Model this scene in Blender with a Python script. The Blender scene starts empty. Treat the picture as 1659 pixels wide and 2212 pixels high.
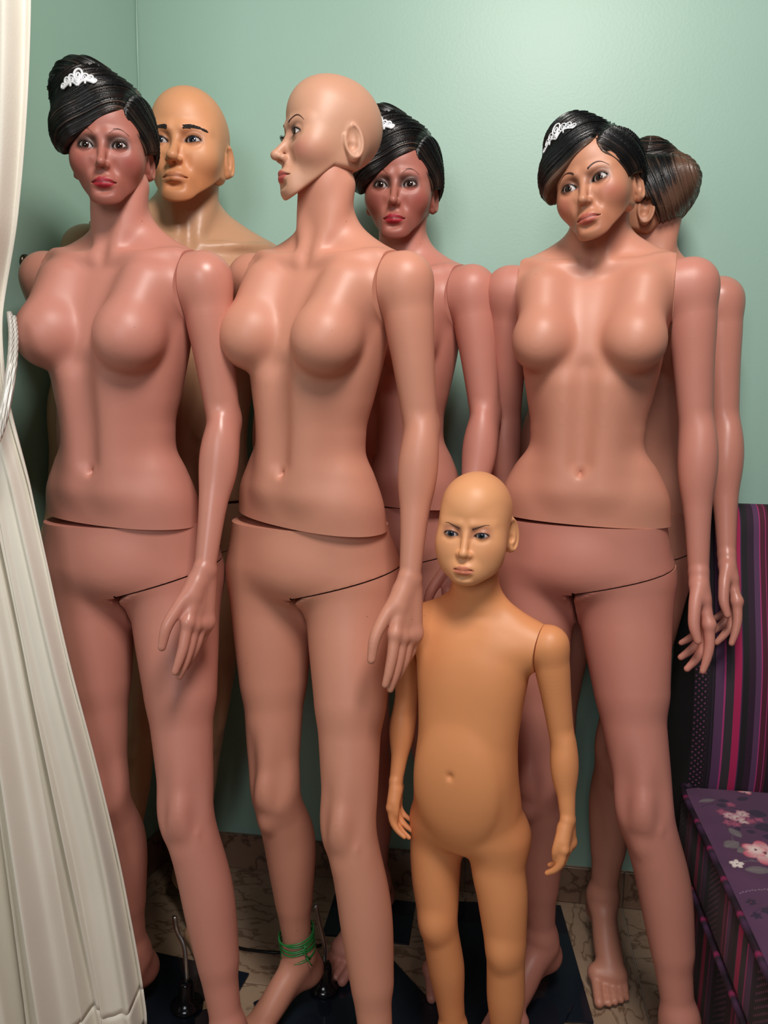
import bpy, bmesh, math, random
import numpy as np
from mathutils import Vector, Matrix
from mathutils.bvhtree import BVHTree

random.seed(7)
RNG = np.random.default_rng(7)
COL = bpy.context.scene.collection
SC = bpy.context.scene

# ------------------------------------------------------------------ camera
CAM_H = 1.31
cam_d = bpy.data.cameras.new('camera')
cam_d.sensor_fit = 'VERTICAL'
cam_d.sensor_height = 36.0
cam_d.lens = 36.0 * 1662.0 / 2212.0
cam_d.clip_start = 0.02
cam = bpy.data.objects.new('camera', cam_d)
COL.objects.link(cam)
_p, _r = math.radians(9.5), math.radians(0.8)
cam.matrix_world = (Matrix.Translation((0, 0, CAM_H)) @ Matrix.Rotation(math.pi / 2 - _p, 4, 'X')
                    @ Matrix.Rotation(_r, 4, 'Z'))
SC.camera = cam

# ------------------------------------------------------------------ light
SC.view_settings.view_transform = 'Standard'
SC.view_settings.look = 'None'
SC.view_settings.gamma = 1.0
SC.view_settings.use_curve_mapping = False
SC.view_settings.exposure = 0.08
world = bpy.data.worlds.new('world'); SC.world = world
world.use_nodes = True
world.node_tree.nodes['Background'].inputs[0].default_value = (0.80, 0.86, 0.95, 1)
world.node_tree.nodes['Background'].inputs[1].default_value = 0.03


def area(name, loc, target, size, power, color, size_y=None):
    d = bpy.data.lights.new(name, 'AREA')
    d.energy = power; d.color = color; d.size = size
    if size_y:
        d.shape = 'RECTANGLE'; d.size_y = size_y
    o = bpy.data.objects.new(name, d); COL.objects.link(o)
    o.location = loc
    o.rotation_euler = (Vector(target) - Vector(loc)).to_track_quat('-Z', 'Y').to_euler()
    return o


area('ceiling_lamp_light', (0.20, 0.25, 2.66), (0.15, 1.4, 1.0), 0.50, 31, (1.0, 0.94, 0.88))
area('front_fill_light', (-0.60, -1.3, 2.1), (-0.1, 1.6, 1.1), 0.9, 18, (0.95, 0.97, 1.0))  # soft fill added out of view behind the camera to lift the front

# ------------------------------------------------------------------ object helpers


def props(o, label=None, cat=None, group=None, kind=None):
    if label: o['label'] = label
    if cat: o['category'] = cat
    if group: o['group'] = group
    if kind: o['kind'] = kind
    return o


def empty(name, loc=(0, 0, 0), rz=0.0, rx=0.0, ry=0.0):
    o = bpy.data.objects.new(name, None); COL.objects.link(o)
    o.location = loc; o.rotation_euler = (rx, ry, rz); o.empty_display_size = 0.05
    return o


def link(name, me, parent=None, mats=None, loc=(0, 0, 0), rot=(0, 0, 0), scale=(1, 1, 1)):
    o = bpy.data.objects.new(name, me); COL.objects.link(o)
    if mats is not None and len(me.materials) == 0:
        for m in (mats if isinstance(mats, (list, tuple)) else [mats]):
            me.materials.append(m)
    o.parent = parent; o.location = loc; o.rotation_euler = rot; o.scale = scale
    return o


def set_mat(o, m):
    """material on the object slot, so that shared meshes can differ"""
    if len(o.data.materials) == 0:
        o.data.materials.append(None)
    o.material_slots[0].link = 'OBJECT'
    o.material_slots[0].material = m


def mesh_np(name, V, Q, smooth=True):
    me = bpy.data.meshes.new(name)
    V = np.asarray(V, np.float32); Q = np.asarray(Q, np.int32)
    n = Q.shape[1]
    me.vertices.add(len(V)); me.vertices.foreach_set('co', V.ravel())
    me.loops.add(Q.size); me.loops.foreach_set('vertex_index', Q.ravel())
    me.polygons.add(len(Q))
    me.polygons.foreach_set('loop_start', np.arange(len(Q), dtype=np.int32) * n)
    me.polygons.foreach_set('loop_total', np.full(len(Q), n, np.int32))
    me.update(calc_edges=True)
    me.polygons.foreach_set('use_smooth', np.full(len(Q), smooth, bool))
    me.update()
    return me


def bm_mesh(name, bm, smooth=False):
    me = bpy.data.meshes.new(name)
    bmesh.ops.recalc_face_normals(bm, faces=bm.faces[:])
    bm.to_mesh(me); bm.free()
    if smooth:
        me.polygons.foreach_set('use_smooth', np.ones(len(me.polygons), bool))
    return me


def bm_box(bm, lo, hi, bevel=0.0, seg=1):
    r = bmesh.ops.create_cube(bm, size=1.0)
    vs = r['verts']
    c = [(a + b) / 2 for a, b in zip(lo, hi)]; s = [b - a for a, b in zip(lo, hi)]
    for v in vs:
        v.co = Vector((c[i] + v.co[i] * s[i] for i in range(3)))
    if bevel > 0:
        es = list({e for v in vs for e in v.link_edges})
        bmesh.ops.bevel(bm, geom=es, offset=bevel, segments=seg, affect='EDGES', profile=0.5)


def tube_arrays(path, radius, n=8, closed=False, flat=1.0):
    P = np.asarray(path, float)
    m = len(P)
    R = np.full(m, radius) if np.isscalar(radius) else np.asarray(radius, float)
    if closed:
        T = np.roll(P, -1, 0) - np.roll(P, 1, 0)
    else:
        T = np.gradient(P, axis=0)
    T /= np.linalg.norm(T, axis=1)[:, None] + 1e-12
    up = np.array([0, 0, 1.0]) if abs(T[0, 2]) < 0.9 else np.array([0, 1.0, 0])
    V = []
    u = np.cross(T[0], up); u /= np.linalg.norm(u)
    for i in range(m):
        u = u - T[i] * (u @ T[i]); u /= np.linalg.norm(u) + 1e-12
        w = np.cross(T[i], u)
        for k in range(n):
            a = 2 * math.pi * k / n
            V.append(P[i] + R[i] * (math.cos(a) * u + flat * math.sin(a) * w))
    Q = []
    for i in range(m if closed else m - 1):
        j = (i + 1) % m
        for k in range(n):
            l = (k + 1) % n
            Q.append((i * n + k, i * n + l, j * n + l, j * n + k))
    return np.array(V), np.array(Q, int)


def caps(V, n):
    """cap faces of an open tube as quads for even n (fan of quads)"""
    m = len(V) // n
    out = []
    for base, rev in ((0, True), ((m - 1) * n, False)):
        for k in range(1, n - 2, 2):
            q = (base, base + k, base + k + 1, base + k + 2)
            out.append(q[::-1] if rev else q)
    return out


def tube(name, path, radius, n=8, closed=False, flat=1.0):
    V, Q = tube_arrays(path, radius, n, closed, flat)
    if not closed:
        Q = np.vstack([Q, np.array(caps(V, n), int)])
    return mesh_np(name, V, Q)


def tubes(name, items, n=6):
    VV, QQ, o = [], [], 0
    for path, rad, closed in items:
        V, Q = tube_arrays(path, rad, n, closed)
        if not closed:
            Q = np.vstack([Q, np.array(caps(V, n), int)])
        VV.append(V); QQ.append(Q + o); o += len(V)
    return mesh_np(name, np.vstack(VV), np.vstack(QQ))


def catmull(pts, n=10):
    P = [np.array(p, float) for p in pts]
    P = [2 * P[0] - P[1]] + P + [2 * P[-1] - P[-2]]
    out = []
    for i in range(1, len(P) - 2):
        for t in np.linspace(0, 1, n, endpoint=False):
            a, b, c, d = P[i - 1:i + 3]
            out.append(0.5 * ((2 * b) + (-a + c) * t + (2 * a - 5 * b + 4 * c - d) * t ** 2
                              + (-a + 3 * b - 3 * c + d) * t ** 3))
    out.append(P[-2])
    return np.array(out)


# ------------------------------------------------------------------ implicit modelling


class Grid:
    def __init__(s, lo, hi, h):
        s.lo = np.array(lo, np.float32); s.h = h
        s.n = np.ceil((np.array(hi) - s.lo) / h).astype(int) + 1
        s.ax = [(s.lo[i] + h * np.arange(s.n[i])).astype(np.float32) for i in range(3)]
        s.F = np.full(s.n, 1.0, np.float32)

    def block(s, lo=None, hi=None):
        if lo is None:
            sl = tuple(slice(0, k) for k in s.n)
        else:
            sl = tuple(slice(int(np.clip(math.floor((lo[i] - s.lo[i]) / s.h), 0, s.n[i])),
                             int(np.clip(math.ceil((hi[i] - s.lo[i]) / s.h) + 1, 0, s.n[i]))) for i in range(3))
        X = s.ax[0][sl[0]][:, None, None]; Y = s.ax[1][sl[1]][None, :, None]; Z = s.ax[2][sl[2]][None, None, :]
        return sl, X, Y, Z

    def add(s, d, sl, k):
        s.F[sl] = smin(s.F[sl], d, k)

    def sub(s, d, sl, k):
        s.F[sl] = smax(s.F[sl], -d, k)

    def apply(s, fn, lo, hi, k, neg=False):
        m = 0.02 + 2.0 * k
        sl, X, Y, Z = s.block([a - m for a in lo], [a + m for a in hi])
        if min(s.F[sl].shape) == 0: return
        d = fn(X, Y, Z)
        (s.sub if neg else s.add)(d, sl, k)

    def ell(s, c, r, k=0.01, neg=False, rot=None):
        c = np.array(c, float); r = np.array(r, float)
        if rot is not None:
            M = np.array(rot, float)
            e = np.full(3, r.max())
        else:
            M = None; e = r

        def fn(X, Y, Z):
            x, y, z = X - c[0], Y - c[1], Z - c[2]
            if M is not None:
                x, y, z = (M[0, 0] * x + M[1, 0] * y + M[2, 0] * z, M[0, 1] * x + M[1, 1] * y + M[2, 1] * z,
                           M[0, 2] * x + M[1, 2] * y + M[2, 2] * z)
            k0 = np.sqrt((x / r[0]) ** 2 + (y / r[1]) ** 2 + (z / r[2]) ** 2)
            k1 = np.sqrt((x / r[0] ** 2) ** 2 + (y / r[1] ** 2) ** 2 + (z / r[2] ** 2) ** 2) + 1e-6
            return (k0 * (k0 - 1.0) / k1).astype(np.float32)
        s.apply(fn, c - e, c + e, k, neg)

    def cone(s, a, b, r1, r2, k=0.01, neg=False):
        a = np.array(a, float); b = np.array(b, float)
        ba = b - a; L2 = float(ba @ ba) + 1e-12

        def fn(X, Y, Z):
            t = ((X - a[0]) * ba[0] + (Y - a[1]) * ba[1] + (Z - a[2]) * ba[2]) / L2
            t = np.clip(t, 0, 1)
            d = np.sqrt((X - a[0] - t * ba[0]) ** 2 + (Y - a[1] - t * ba[1]) ** 2 + (Z - a[2] - t * ba[2]) ** 2)
            return (d - (r1 + (r2 - r1) * t)).astype(np.float32)
        r = max(r1, r2)
        s.apply(fn, np.minimum(a, b) - r, np.maximum(a, b) + r, k, neg)

    def chain(s, pts, rad, k=0.01, neg=False):
        """a smooth tapered limb through pts: one field, then blended in once"""
        P = np.array([np.array(p, float) for p in pts]); R = np.array(rad, float)
        if len(P) > 2:
            u = np.r_[0, np.cumsum(np.linalg.norm(np.diff(P, axis=0), axis=1))]
            q = np.linspace(0, u[-1], max(len(P) * 2, int(math.ceil(u[-1] / .0075))) + 1)
            P = np.stack([cubic(u, P[:, c], q) for c in range(3)], 1); R = cubic(u, R, q)
        m = 0.02 + 2 * k
        sl, X, Y, Z = s.block((P - R[:, None]).min(0) - m, (P + R[:, None]).max(0) + m)
        if min(s.F[sl].shape) == 0: return
        D = np.full(s.F[sl].shape, 1.0, np.float32)
        full = [sl[i].start for i in range(3)]
        for i in range(len(P) - 1):
            r = max(R[i], R[i + 1]) + m
            sb, x, y, z = s.block(np.minimum(P[i], P[i + 1]) - r, np.maximum(P[i], P[i + 1]) + r)
            lo = [sb[j].start - full[j] for j in range(3)]
            ss_ = tuple(slice(max(0, lo[j]), max(0, lo[j] + (sb[j].stop - sb[j].start))) for j in range(3))
            o_ = [max(0, -lo[j]) for j in range(3)]
            if min(D[ss_].shape) == 0: continue
            a = P[i]; ba = P[i + 1] - a; L2 = float(ba @ ba) + 1e-12
            t = np.clip(((x - a[0]) * ba[0] + (y - a[1]) * ba[1] + (z - a[2]) * ba[2]) / L2, 0, 1)
            d = np.sqrt((x - a[0] - t * ba[0]) ** 2 + (y - a[1] - t * ba[1]) ** 2 + (z - a[2] - t * ba[2]) ** 2) - (R[i] + (R[i + 1] - R[i]) * t)
            D[ss_] = np.minimum(D[ss_], d.astype(np.float32)[o_[0]:o_[0] + D[ss_].shape[0], o_[1]:o_[1] + D[ss_].shape[1], o_[2]:o_[2] + D[ss_].shape[2]])
        (s.sub if neg else s.add)(D, sl, k)

    def loft(s, tab, k=0.0, n=2.3, zr=None, rk=0.0):
        """tab rows: z, cx, a, yfront, yback ; superellipse rings"""
        T = np.array(tab, float)
        zz = s.ax[2]
        from_ = lambda c: np.interp(zz, T[:, 0], pchip(T[:, 0], T[:, c], zz) if False else T[:, c])
        vals = [cubic(T[:, 0], T[:, c], zz) for c in range(1, 5)]
        cx, a, yf, yb = [v[None, None, :].astype(np.float32) for v in vals]
        sl, X, Y, Z = s.block()
        cy = (yf + yb) / 2; b = (yb - yf) / 2
        rho = (np.abs((X - cx) / a) ** n + np.abs((Y - cy) / b) ** n) ** (1.0 / n)
        d = (rho - 1) * np.minimum(a, b)
        z0, z1 = (T[0, 0], T[-1, 0]) if zr is None else zr
        d = np.maximum(d, np.maximum(z0 - Z, Z - z1)) if rk == 0 else np.maximum(smax(d, (z0 - Z) + 0 * d, rk), Z - z1)
        if k > 0: s.add(d.astype(np.float32), sl, k)
        else: s.F = np.minimum(s.F, d.astype(np.float32))

    def cut(s, fn, k=0.0):
        sl, X, Y, Z = s.block()
        d = fn(X, Y, Z)
        s.F = np.maximum(s.F, d) if k == 0 else smax(s.F, d, k)

    def mesh(s, name, it=4):
        V, Q = surface_nets(s.F, s.lo, s.h)
        V = taubin(V, Q, it)
        return V, Q


def cubic(x, y, q):
    """monotone-ish hermite interpolation"""
    x = np.asarray(x); y = np.asarray(y)
    d = np.diff(y) / np.diff(x)
    m = np.zeros(len(x)); m[1:-1] = (d[:-1] + d[1:]) / 2; m[0] = d[0]; m[-1] = d[-1]
    sg = d[:-1] * d[1:] <= 0
    m[1:-1][sg] = 0
    q = np.clip(q, x[0], x[-1])
    i = np.clip(np.searchsorted(x, q) - 1, 0, len(x) - 2)
    h = x[i + 1] - x[i]; t = (q - x[i]) / h
    return ((2 * t ** 3 - 3 * t ** 2 + 1) * y[i] + (t ** 3 - 2 * t ** 2 + t) * h * m[i]
            + (-2 * t ** 3 + 3 * t ** 2) * y[i + 1] + (t ** 3 - t ** 2) * h * m[i + 1])


def smin(a, b, k):
    if k <= 0: return np.minimum(a, b)
    h = np.clip(0.5 + 0.5 * (b - a) / k, 0, 1)
    return b + (a - b) * h - k * h * (1 - h)


def smax(a, b, k):
    return -smin(-a, -b, k)


def surface_nets(F, lo, h):
    S = (F < 0)
    c = np.zeros(tuple(np.array(F.shape) - 1), np.uint8)
    offs = [(i, j, k) for i in (0, 1) for j in (0, 1) for k in (0, 1)]
    nx, ny, nz = c.shape
    for (i, j, k) in offs:
        c += S[i:i + nx, j:j + ny, k:k + nz]
    act = (c > 0) & (c < 8)
    I = np.argwhere(act)
    vals = np.stack([F[I[:, 0] + i, I[:, 1] + j, I[:, 2] + k] for (i, j, k) in offs], 1)
    O = np.array(offs, np.float32)
    acc = np.zeros((len(I), 3), np.float32); cnt = np.zeros(len(I), np.float32)
    for a in range(8):
        for b in range(a + 1, 8):
            if np.abs(O[a] - O[b]).sum() != 1: continue
            fa, fb = vals[:, a], vals[:, b]
            m = (fa < 0) != (fb < 0)
            t = np.where(m, fa / np.where(m, fa - fb, 1), 0)
            acc += m[:, None] * (O[a] + t[:, None] * (O[b] - O[a])); cnt += m
    V = (I + acc / np.maximum(cnt, 1)[:, None]) * h + np.asarray(lo)
    idx = np.full(c.shape, -1, np.int32); idx[act] = np.arange(len(I))
    quads = []
    for ax in range(3):
        A = np.moveaxis(S, ax, 0); G = np.moveaxis(idx, ax, 0)
        e = A[:-1, 1:-1, 1:-1] != A[1:, 1:-1, 1:-1]
        P = np.argwhere(e)
        ins = A[:-1, 1:-1, 1:-1][e]
        i, j, k = P[:, 0], P[:, 1] + 1, P[:, 2] + 1
        q = np.stack([G[i, j - 1, k - 1], G[i, j, k - 1], G[i, j, k], G[i, j - 1, k]], 1)
        flip = ins if ax != 1 else ~ins
        q[~flip] = q[~flip][:, ::-1]
        quads.append(q)
    return V.astype(np.float32), np.vstack(quads)


def adjacency(Q, n):
    e = np.vstack([Q[:, [0, 1]], Q[:, [1, 2]], Q[:, [2, 3]], Q[:, [3, 0]]])
    e = np.sort(e, 1)
    key = np.unique(e[:, 0].astype(np.int64) * n + e[:, 1])
    a, b = (key // n).astype(int), (key % n).astype(int)
    return np.r_[a, b], np.r_[b, a]


def taubin(V, Q, it):
    if it == 0: return V
    n = len(V); a, b = adjacency(Q, n)
    deg = np.bincount(a, minlength=n).astype(np.float32)
    V = V.astype(np.float64)
    for s in range(2 * it):
        lam = 0.55 if s % 2 == 0 else -0.57
        avg = np.stack([np.bincount(a, V[b, c], minlength=n) for c in range(3)], 1) / deg[:, None]
        V = V + lam * (avg - V)
    return V.astype(np.float32)


def color_attr(me, C, name='paint'):
    at = me.attributes.new(name, 'FLOAT_COLOR', 'POINT')
    C4 = np.ones((len(C), 4), np.float32); C4[:, :3] = C
    at.data.foreach_set('color', C4.ravel())


def float_attr(me, A, name):
    at = me.attributes.new(name, 'FLOAT', 'POINT')
    at.data.foreach_set('value', np.asarray(A, np.float32))


def ss(e0, e1, x):
    t = np.clip((x - e0) / (e1 - e0), 0, 1)
    return t * t * (3 - 2 * t)


# ------------------------------------------------------------------ materials


def srgb(r, g, b):
    f = lambda c: (c / 255 / 12.92) if c / 255 <= 0.04045 else ((c / 255 + 0.055) / 1.055) ** 2.4
    return (f(r), f(g), f(b))


class NT:
    def __init__(s, name):
        s.m = bpy.data.materials.new(name); s.m.use_nodes = True
        s.t = s.m.node_tree; s.b = s.t.nodes['Principled BSDF']

    def n(s, typ, **kw):
        o = s.t.nodes.new(typ)
        for k, v in kw.items():
            if k.startswith('i_'):
                key = k[2:]
                o.inputs[int(key) if key.isdigit() else key].default_value = v
            else:
                setattr(o, k, v)
        return o

    def l(s, a, b):
        s.t.links.new(a, b)

    def setp(s, **kw):
        for k, v in kw.items():
            s.b.inputs[k.replace('_', ' ')].default_value = v


def noise(nt, scale, detail=3, coord='Object', mapscale=None):
    tc = nt.n('ShaderNodeTexCoord')
    src = tc.outputs[coord]
    if mapscale:
        mp = nt.n('ShaderNodeMapping'); mp.inputs['Scale'].default_value = mapscale
        nt.l(src, mp.inputs['Vector']); src = mp.outputs['Vector']
    nz = nt.n('ShaderNodeTexNoise', i_Scale=scale, i_Detail=detail)
    nt.l(src, nz.inputs['Vector'])
    return nz


def ramp(nt, fac, stops):
    r = nt.n('ShaderNodeValToRGB')
    e = r.color_ramp.elements
    while len(e) < len(stops): e.new(0.5)
    for el, (p, c) in zip(e, stops):
        el.position = p; el.color = (*c, 1)
    nt.l(fac, r.inputs['Fac'])
    return r


def bump(nt, height, strength, dist=0.002):
    b = nt.n('ShaderNodeBump', i_Strength=strength, i_Distance=dist)
    nt.l(height, b.inputs['Height']); nt.l(b.outputs['Normal'], nt.b.inputs['Normal'])
    return b


def plain(name, col, rough=0.5, metal=0.0, spec=0.5):
    nt = NT(name); nt.setp(Base_Color=(*col, 1), Roughness=rough, Metallic=metal)
    nt.b.inputs['Specular IOR Level'].default_value = spec
    nz = noise(nt, 60, 2)
    r = ramp(nt, nz.outputs['Fac'], [(0.3, tuple(c * 0.92 for c in col)), (0.7, tuple(min(1, c * 1.06) for c in col))])
    nt.l(r.outputs['Color'], nt.b.inputs['Base Color'])
    return nt.m


def skin(name, col, rough=0.36, spec=0.5, paint=False):
    nt = NT(name)
    nt.setp(Roughness=rough)
    nt.b.inputs['Specular IOR Level'].default_value = spec
    nt.b.inputs['Subsurface Weight'].default_value = 0.0
    big = noise(nt, 7, 4)
    tint = ramp(nt, big.outputs['Fac'], [(0.3, (0.95, 0.955, 0.96)), (0.7, (1.03, 1.02, 1.02))])
    mul = nt.n('ShaderNodeMix', data_type='RGBA', blend_type='MULTIPLY'); mul.inputs[0].default_value = 1.0
    if paint:
        at = nt.n('ShaderNodeAttribute', attribute_name='paint')
        nt.l(at.outputs['Color'], mul.inputs[6])
    else:
        mul.inputs[6].default_value = (*col, 1)
    nt.l(tint.outputs['Color'], mul.inputs[7])
    # tiny scuff specks
    tc = nt.n('ShaderNodeTexCoord')
    vo = nt.n('ShaderNodeTexVoronoi', i_Scale=17.0); nt.l(tc.outputs['Object'], vo.inputs['Vector'])
    sp = nt.n('ShaderNodeMath', operation='LESS_THAN'); sp.inputs[1].default_value = 0.022
    nt.l(vo.outputs['Distance'], sp.inputs[0])
    mk = nt.n('ShaderNodeMix', data_type='RGBA'); nt.l(mul.outputs[2], mk.inputs[6])
    mk.inputs[7].default_value = (0.10, 0.05, 0.035, 1)
    half = nt.n('ShaderNodeMath', operation='MULTIPLY'); half.inputs[1].default_value = 0.55
    nt.l(sp.outputs[0], half.inputs[0]); nt.l(half.outputs[0], mk.inputs[0])
    nt.l(mk.outputs[2], nt.b.inputs['Base Color'])
    rr = noise(nt, 22, 3)
    mr = nt.n('ShaderNodeMapRange'); mr.inputs[3].default_value = rough - 0.05; mr.inputs[4].default_value = rough + 0.08
    nt.l(rr.outputs['Fac'], mr.inputs[0]); nt.l(mr.outputs[0], nt.b.inputs['Roughness'])
    fine = noise(nt, 900, 2)
    bump(nt, fine.outputs['Fac'], 0.10, 0.0006)
    return nt.m


PINK = srgb(203, 139, 116)
M_SKIN = skin('pink_beige_plastic', PINK, 0.46)
M_SKIN_ROSE = skin('rose_plastic', srgb(198, 131, 115), 0.45)
M_SKIN_GLOSS = skin('glossy_pink_plastic', srgb(200, 134, 117), 0.33)
M_SKIN_TAN = skin('tan_plastic', srgb(200, 152, 118), 0.38)
M_SKIN_CHILD = skin('orange_tan_plastic', srgb(226, 150, 98), 0.46)
M_FACE = skin('painted_face_plastic', PINK, 0.46, paint=True)

# hair: sculpted strands
nt = NT('sculpted_black_hair')
at = nt.n('ShaderNodeAttribute', attribute_name='strand')
cmb = nt.n('ShaderNodeCombineXYZ'); nt.l(at.outputs['Fac'], cmb.inputs[0])
n1 = nt.n('ShaderNodeTexNoise', i_Scale=330.0, i_Detail=2.0); nt.l(cmb.outputs[0], n1.inputs['Vector'])
n2 = nt.n('ShaderNodeTexNoise', i_Scale=150.0, i_Detail=1.0); nt.l(cmb.outputs[0], n2.inputs['Vector'])
wp = noise(nt, 14, 2)
mm = nt.n('ShaderNodeMath', operation='MULTIPLY'); nt.l(n2.outputs['Fac'], mm.inputs[0]); nt.l(wp.outputs['Fac'], mm.inputs[1])
brown = nt.n('ShaderNodeAttribute', attribute_name='brown')
ad = nt.n('ShaderNodeMath', operation='ADD'); nt.l(mm.outputs[0], ad.inputs[0]); nt.l(brown.outputs['Fac'], ad.inputs[1])
hr = ramp(nt, ad.outputs[0], [(0.30, (0.0035, 0.0033, 0.0038)), (0.40, (0.022, 0.013, 0.010)), (0.47, (0.10, 0.052, 0.034)), (0.85, (0.20, 0.105, 0.066))])
nt.l(hr.outputs['Color'], nt.b.inputs['Base Color'])
nt.setp(Roughness=0.30)
bump(nt, n1.outputs['Fac'], 0.9, 0.004)
M_HAIR = nt.m

M_WHITE = plain('white_enamel', (0.78, 0.79, 0.83), 0.3)
M_EYEW = plain('eye_white', (0.58, 0.54, 0.53), 0.15)
M_IRIS_BROWN = plain('brown_iris', (0.035, 0.012, 0.007), 0.08)
M_IRIS_BLUE = plain('grey_blue_iris', (0.022, 0.028, 0.048), 0.08)
M_PUPIL = plain('black_pupil', (0.002, 0.002, 0.002), 0.05)
M_LASH = plain('black_lash', (0.008, 0.006, 0.006), 0.6)
M_BROW = plain('painted_brown_brow', (0.055, 0.018, 0.014), 0.6)
M_BROW_BLACK = plain('painted_black_brow', (0.016, 0.009, 0.006), 0.7)
M_DARKGAP = plain('dark_inner_plastic', (0.05, 0.028, 0.022), 0.7)

# ------------------------------------------------------------------ room
WALL_A = math.radians(-8.0)                 # the back wall runs off to the right and towards the camera
CORNER = np.array([-0.592, 1.951])


def wall_paint(name, c1, c2):
    nt = NT(name)
    nz = noise(nt, 1.6, 5)
    r = ramp(nt, nz.outputs['Fac'], [(0.3, c1), (0.7, c2)])
    tc = nt.n('ShaderNodeTexCoord'); vo = nt.n('ShaderNodeTexVoronoi', i_Scale=5.0); nt.l(tc.outputs['Object'], vo.inputs['Vector'])
    sp = nt.n('ShaderNodeMath', operation='LESS_THAN'); sp.inputs[1].default_value = 0.010; nt.l(vo.outputs['Distance'], sp.inputs[0])
    mk = nt.n('ShaderNodeMix', data_type='RGBA'); nt.l(sp.outputs[0], mk.inputs[0]); nt.l(r.outputs['Color'], mk.inputs[6]); mk.inputs[7].default_value = (.05, .06, .05, 1)
    nt.l(mk.outputs[2], nt.b.inputs['Base Color'])
    nt.setp(Roughness=0.42)
    f = noise(nt, 160, 3); bump(nt, f.outputs['Fac'], 0.10, 0.002)
    return nt.m


M_WALL = wall_paint('sea_green_gloss_paint', srgb(156, 190, 174), srgb(162, 196, 181))
M_CEIL = wall_paint('white_ceiling_paint', (0.72, 0.72, 0.70), (0.76, 0.76, 0.74))

rw = empty('frame_tmp')
bpy.data.objects.remove(rw)


def wall(name, p, ang, length, inward, mat):
    """slab whose inner face runs from p along ang; thickness goes away from the room"""
    bm = bmesh.new()
    d = np.array([math.cos(ang), math.sin(ang)]); nrm = np.array([-d[1], d[0]]) * (-inward)
    bm_box(bm, (0, 0, 0), (length, 0.12, 2.75))
    M = Matrix(((d[0], nrm[0], 0, p[0]), (d[1], nrm[1], 0, p[1]), (0, 0, 1, 0), (0, 0, 0, 1)))
    bm.transform(M)
    return props(link(name, bm_mesh(name, bm), None, mat), kind='structure')


wall('wall_back', CORNER, WALL_A, 3.2, -1, M_WALL)
LEFT_ANG = math.atan2(-0.55, -0.22)
wall('wall_left', CORNER, LEFT_ANG, 3.0, 1, M_WALL)

bead = [(CORNER[0] + .0015 + .0010 * math.sin(9 * z + .4), CORNER[1] - .003, z) for z in np.linspace(.1, 2.74, 60)]
props(link('trim_1', tube('trim_1', bead, [.0022 + .0008 * math.sin(31 * p[2]) for p in bead], 6), None, wall_paint('thick_corner_paint', srgb(160, 194, 180), srgb(166, 200, 186))), kind='structure')

# floor tiles ---------------------------------------------------------------


def stone(name, c1, c2, vein):
    nt = NT(name)
    nz = noise(nt, 5, 6)
    r = ramp(nt, nz.outputs['Fac'], [(0.25, c1), (0.55, c2), (0.8, c1)])
    v = noise(nt, 9, 8, mapscale=(1, 2.2, 1))
    vr = ramp(nt, v.outputs['Fac'], [(0.47, (1, 1, 1)), (0.5, vein), (0.53, (1, 1, 1))])
    mx = nt.n('ShaderNodeMix', data_type='RGBA', blend_type='MULTIPLY'); mx.inputs[0].default_value = 0.8
    nt.l(r.outputs['Color'], mx.inputs[6]); nt.l(vr.outputs['Color'], mx.inputs[7])
    nt.l(mx.outputs[2], nt.b.inputs['Base Color']); nt.setp(Roughness=0.35)
    return nt.m


M_TILE = stone('brown_beige_marble_tile', srgb(150, 122, 100), srgb(172, 146, 122), (0.35, 0.27, 0.22))
M_SKIRT = stone('brown_skirting_tile', srgb(120, 92, 74), srgb(142, 112, 92), (0.3, 0.22, 0.18))
M_GROUT = plain('pale_grout', srgb(170, 158, 142), 0.9)

fl = bmesh.new(); bm_box(fl, (-2.6, -2.4, -0.06), (2.8, 2.2, -0.004))
floor = props(link('floor', bm_mesh('floor', fl), None, M_GROUT), kind='structure')
dwall = np.array([math.cos(WALL_A), math.sin(WALL_A)]); nwall = np.array([math.sin(WALL_A), -math.cos(WALL_A)])
TS = 0.40
tile_me = None
bm = bmesh.new(); bm_box(bm, (-TS / 2 + .0015, -TS / 2 + .0015, -0.008), (TS / 2 - .0015, TS / 2 - .0015, 0.0), 0.001)
tile_me = bm_mesh('tile', bm); tile_me.materials.append(M_TILE)
# a grout line runs off the back wall at (0.626, 1.771)
g0 = np.array([0.622, 1.780])
for i in range(-4, 3):
    for j in range(0, 4):
        c = g0 + dwall * (i * TS + TS / 2) + nwall * (j * TS + TS / 2)
        if (c[0] < -0.95 or c[0] > 1.3): continue
        t = link('tile', tile_me, floor, None, (c[0], c[1], 0), (0, 0, WALL_A + random.choice((0, math.pi / 2))))
# skirting of tiles along back wall and left wall
bm = bmesh.new(); bm_box(bm, (0, 0, -0.002), (3.0, 0.006, 0.098))
sk = props(link('baseboard_back', bm_mesh('baseboard_back', bm), None, M_GROUT,
                (CORNER[0], CORNER[1], 0), (0, 0, WALL_A)), kind='structure')
sk.location = (CORNER[0] + nwall[0] * .006, CORNER[1] + nwall[1] * .006, 0)
off = (g0 - CORNER) @ dwall % TS
bm = bmesh.new(); bm_box(bm, (0.001, -0.009, 0.002), (TS - 0.001, 0, 0.10), 0.0012)
sk_me = bm_mesh('skirting_tile', bm); sk_me.materials.append(M_SKIRT)
for k in range(-1, 6):
    link('skirting_tile', sk_me, sk, None, (off + k * TS, 0, 0))
dl = np.array([math.cos(LEFT_ANG), math.sin(LEFT_ANG)])
bm = bmesh.new(); bm_box(bm, (0, -0.006, -0.002), (2.4, 0, 0.098))
sl_ = props(link('baseboard_left', bm_mesh('baseboard_left', bm), None, M_GROUT,
                 (CORNER[0], CORNER[1], 0), (0, 0, LEFT_ANG)), kind='structure')
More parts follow.
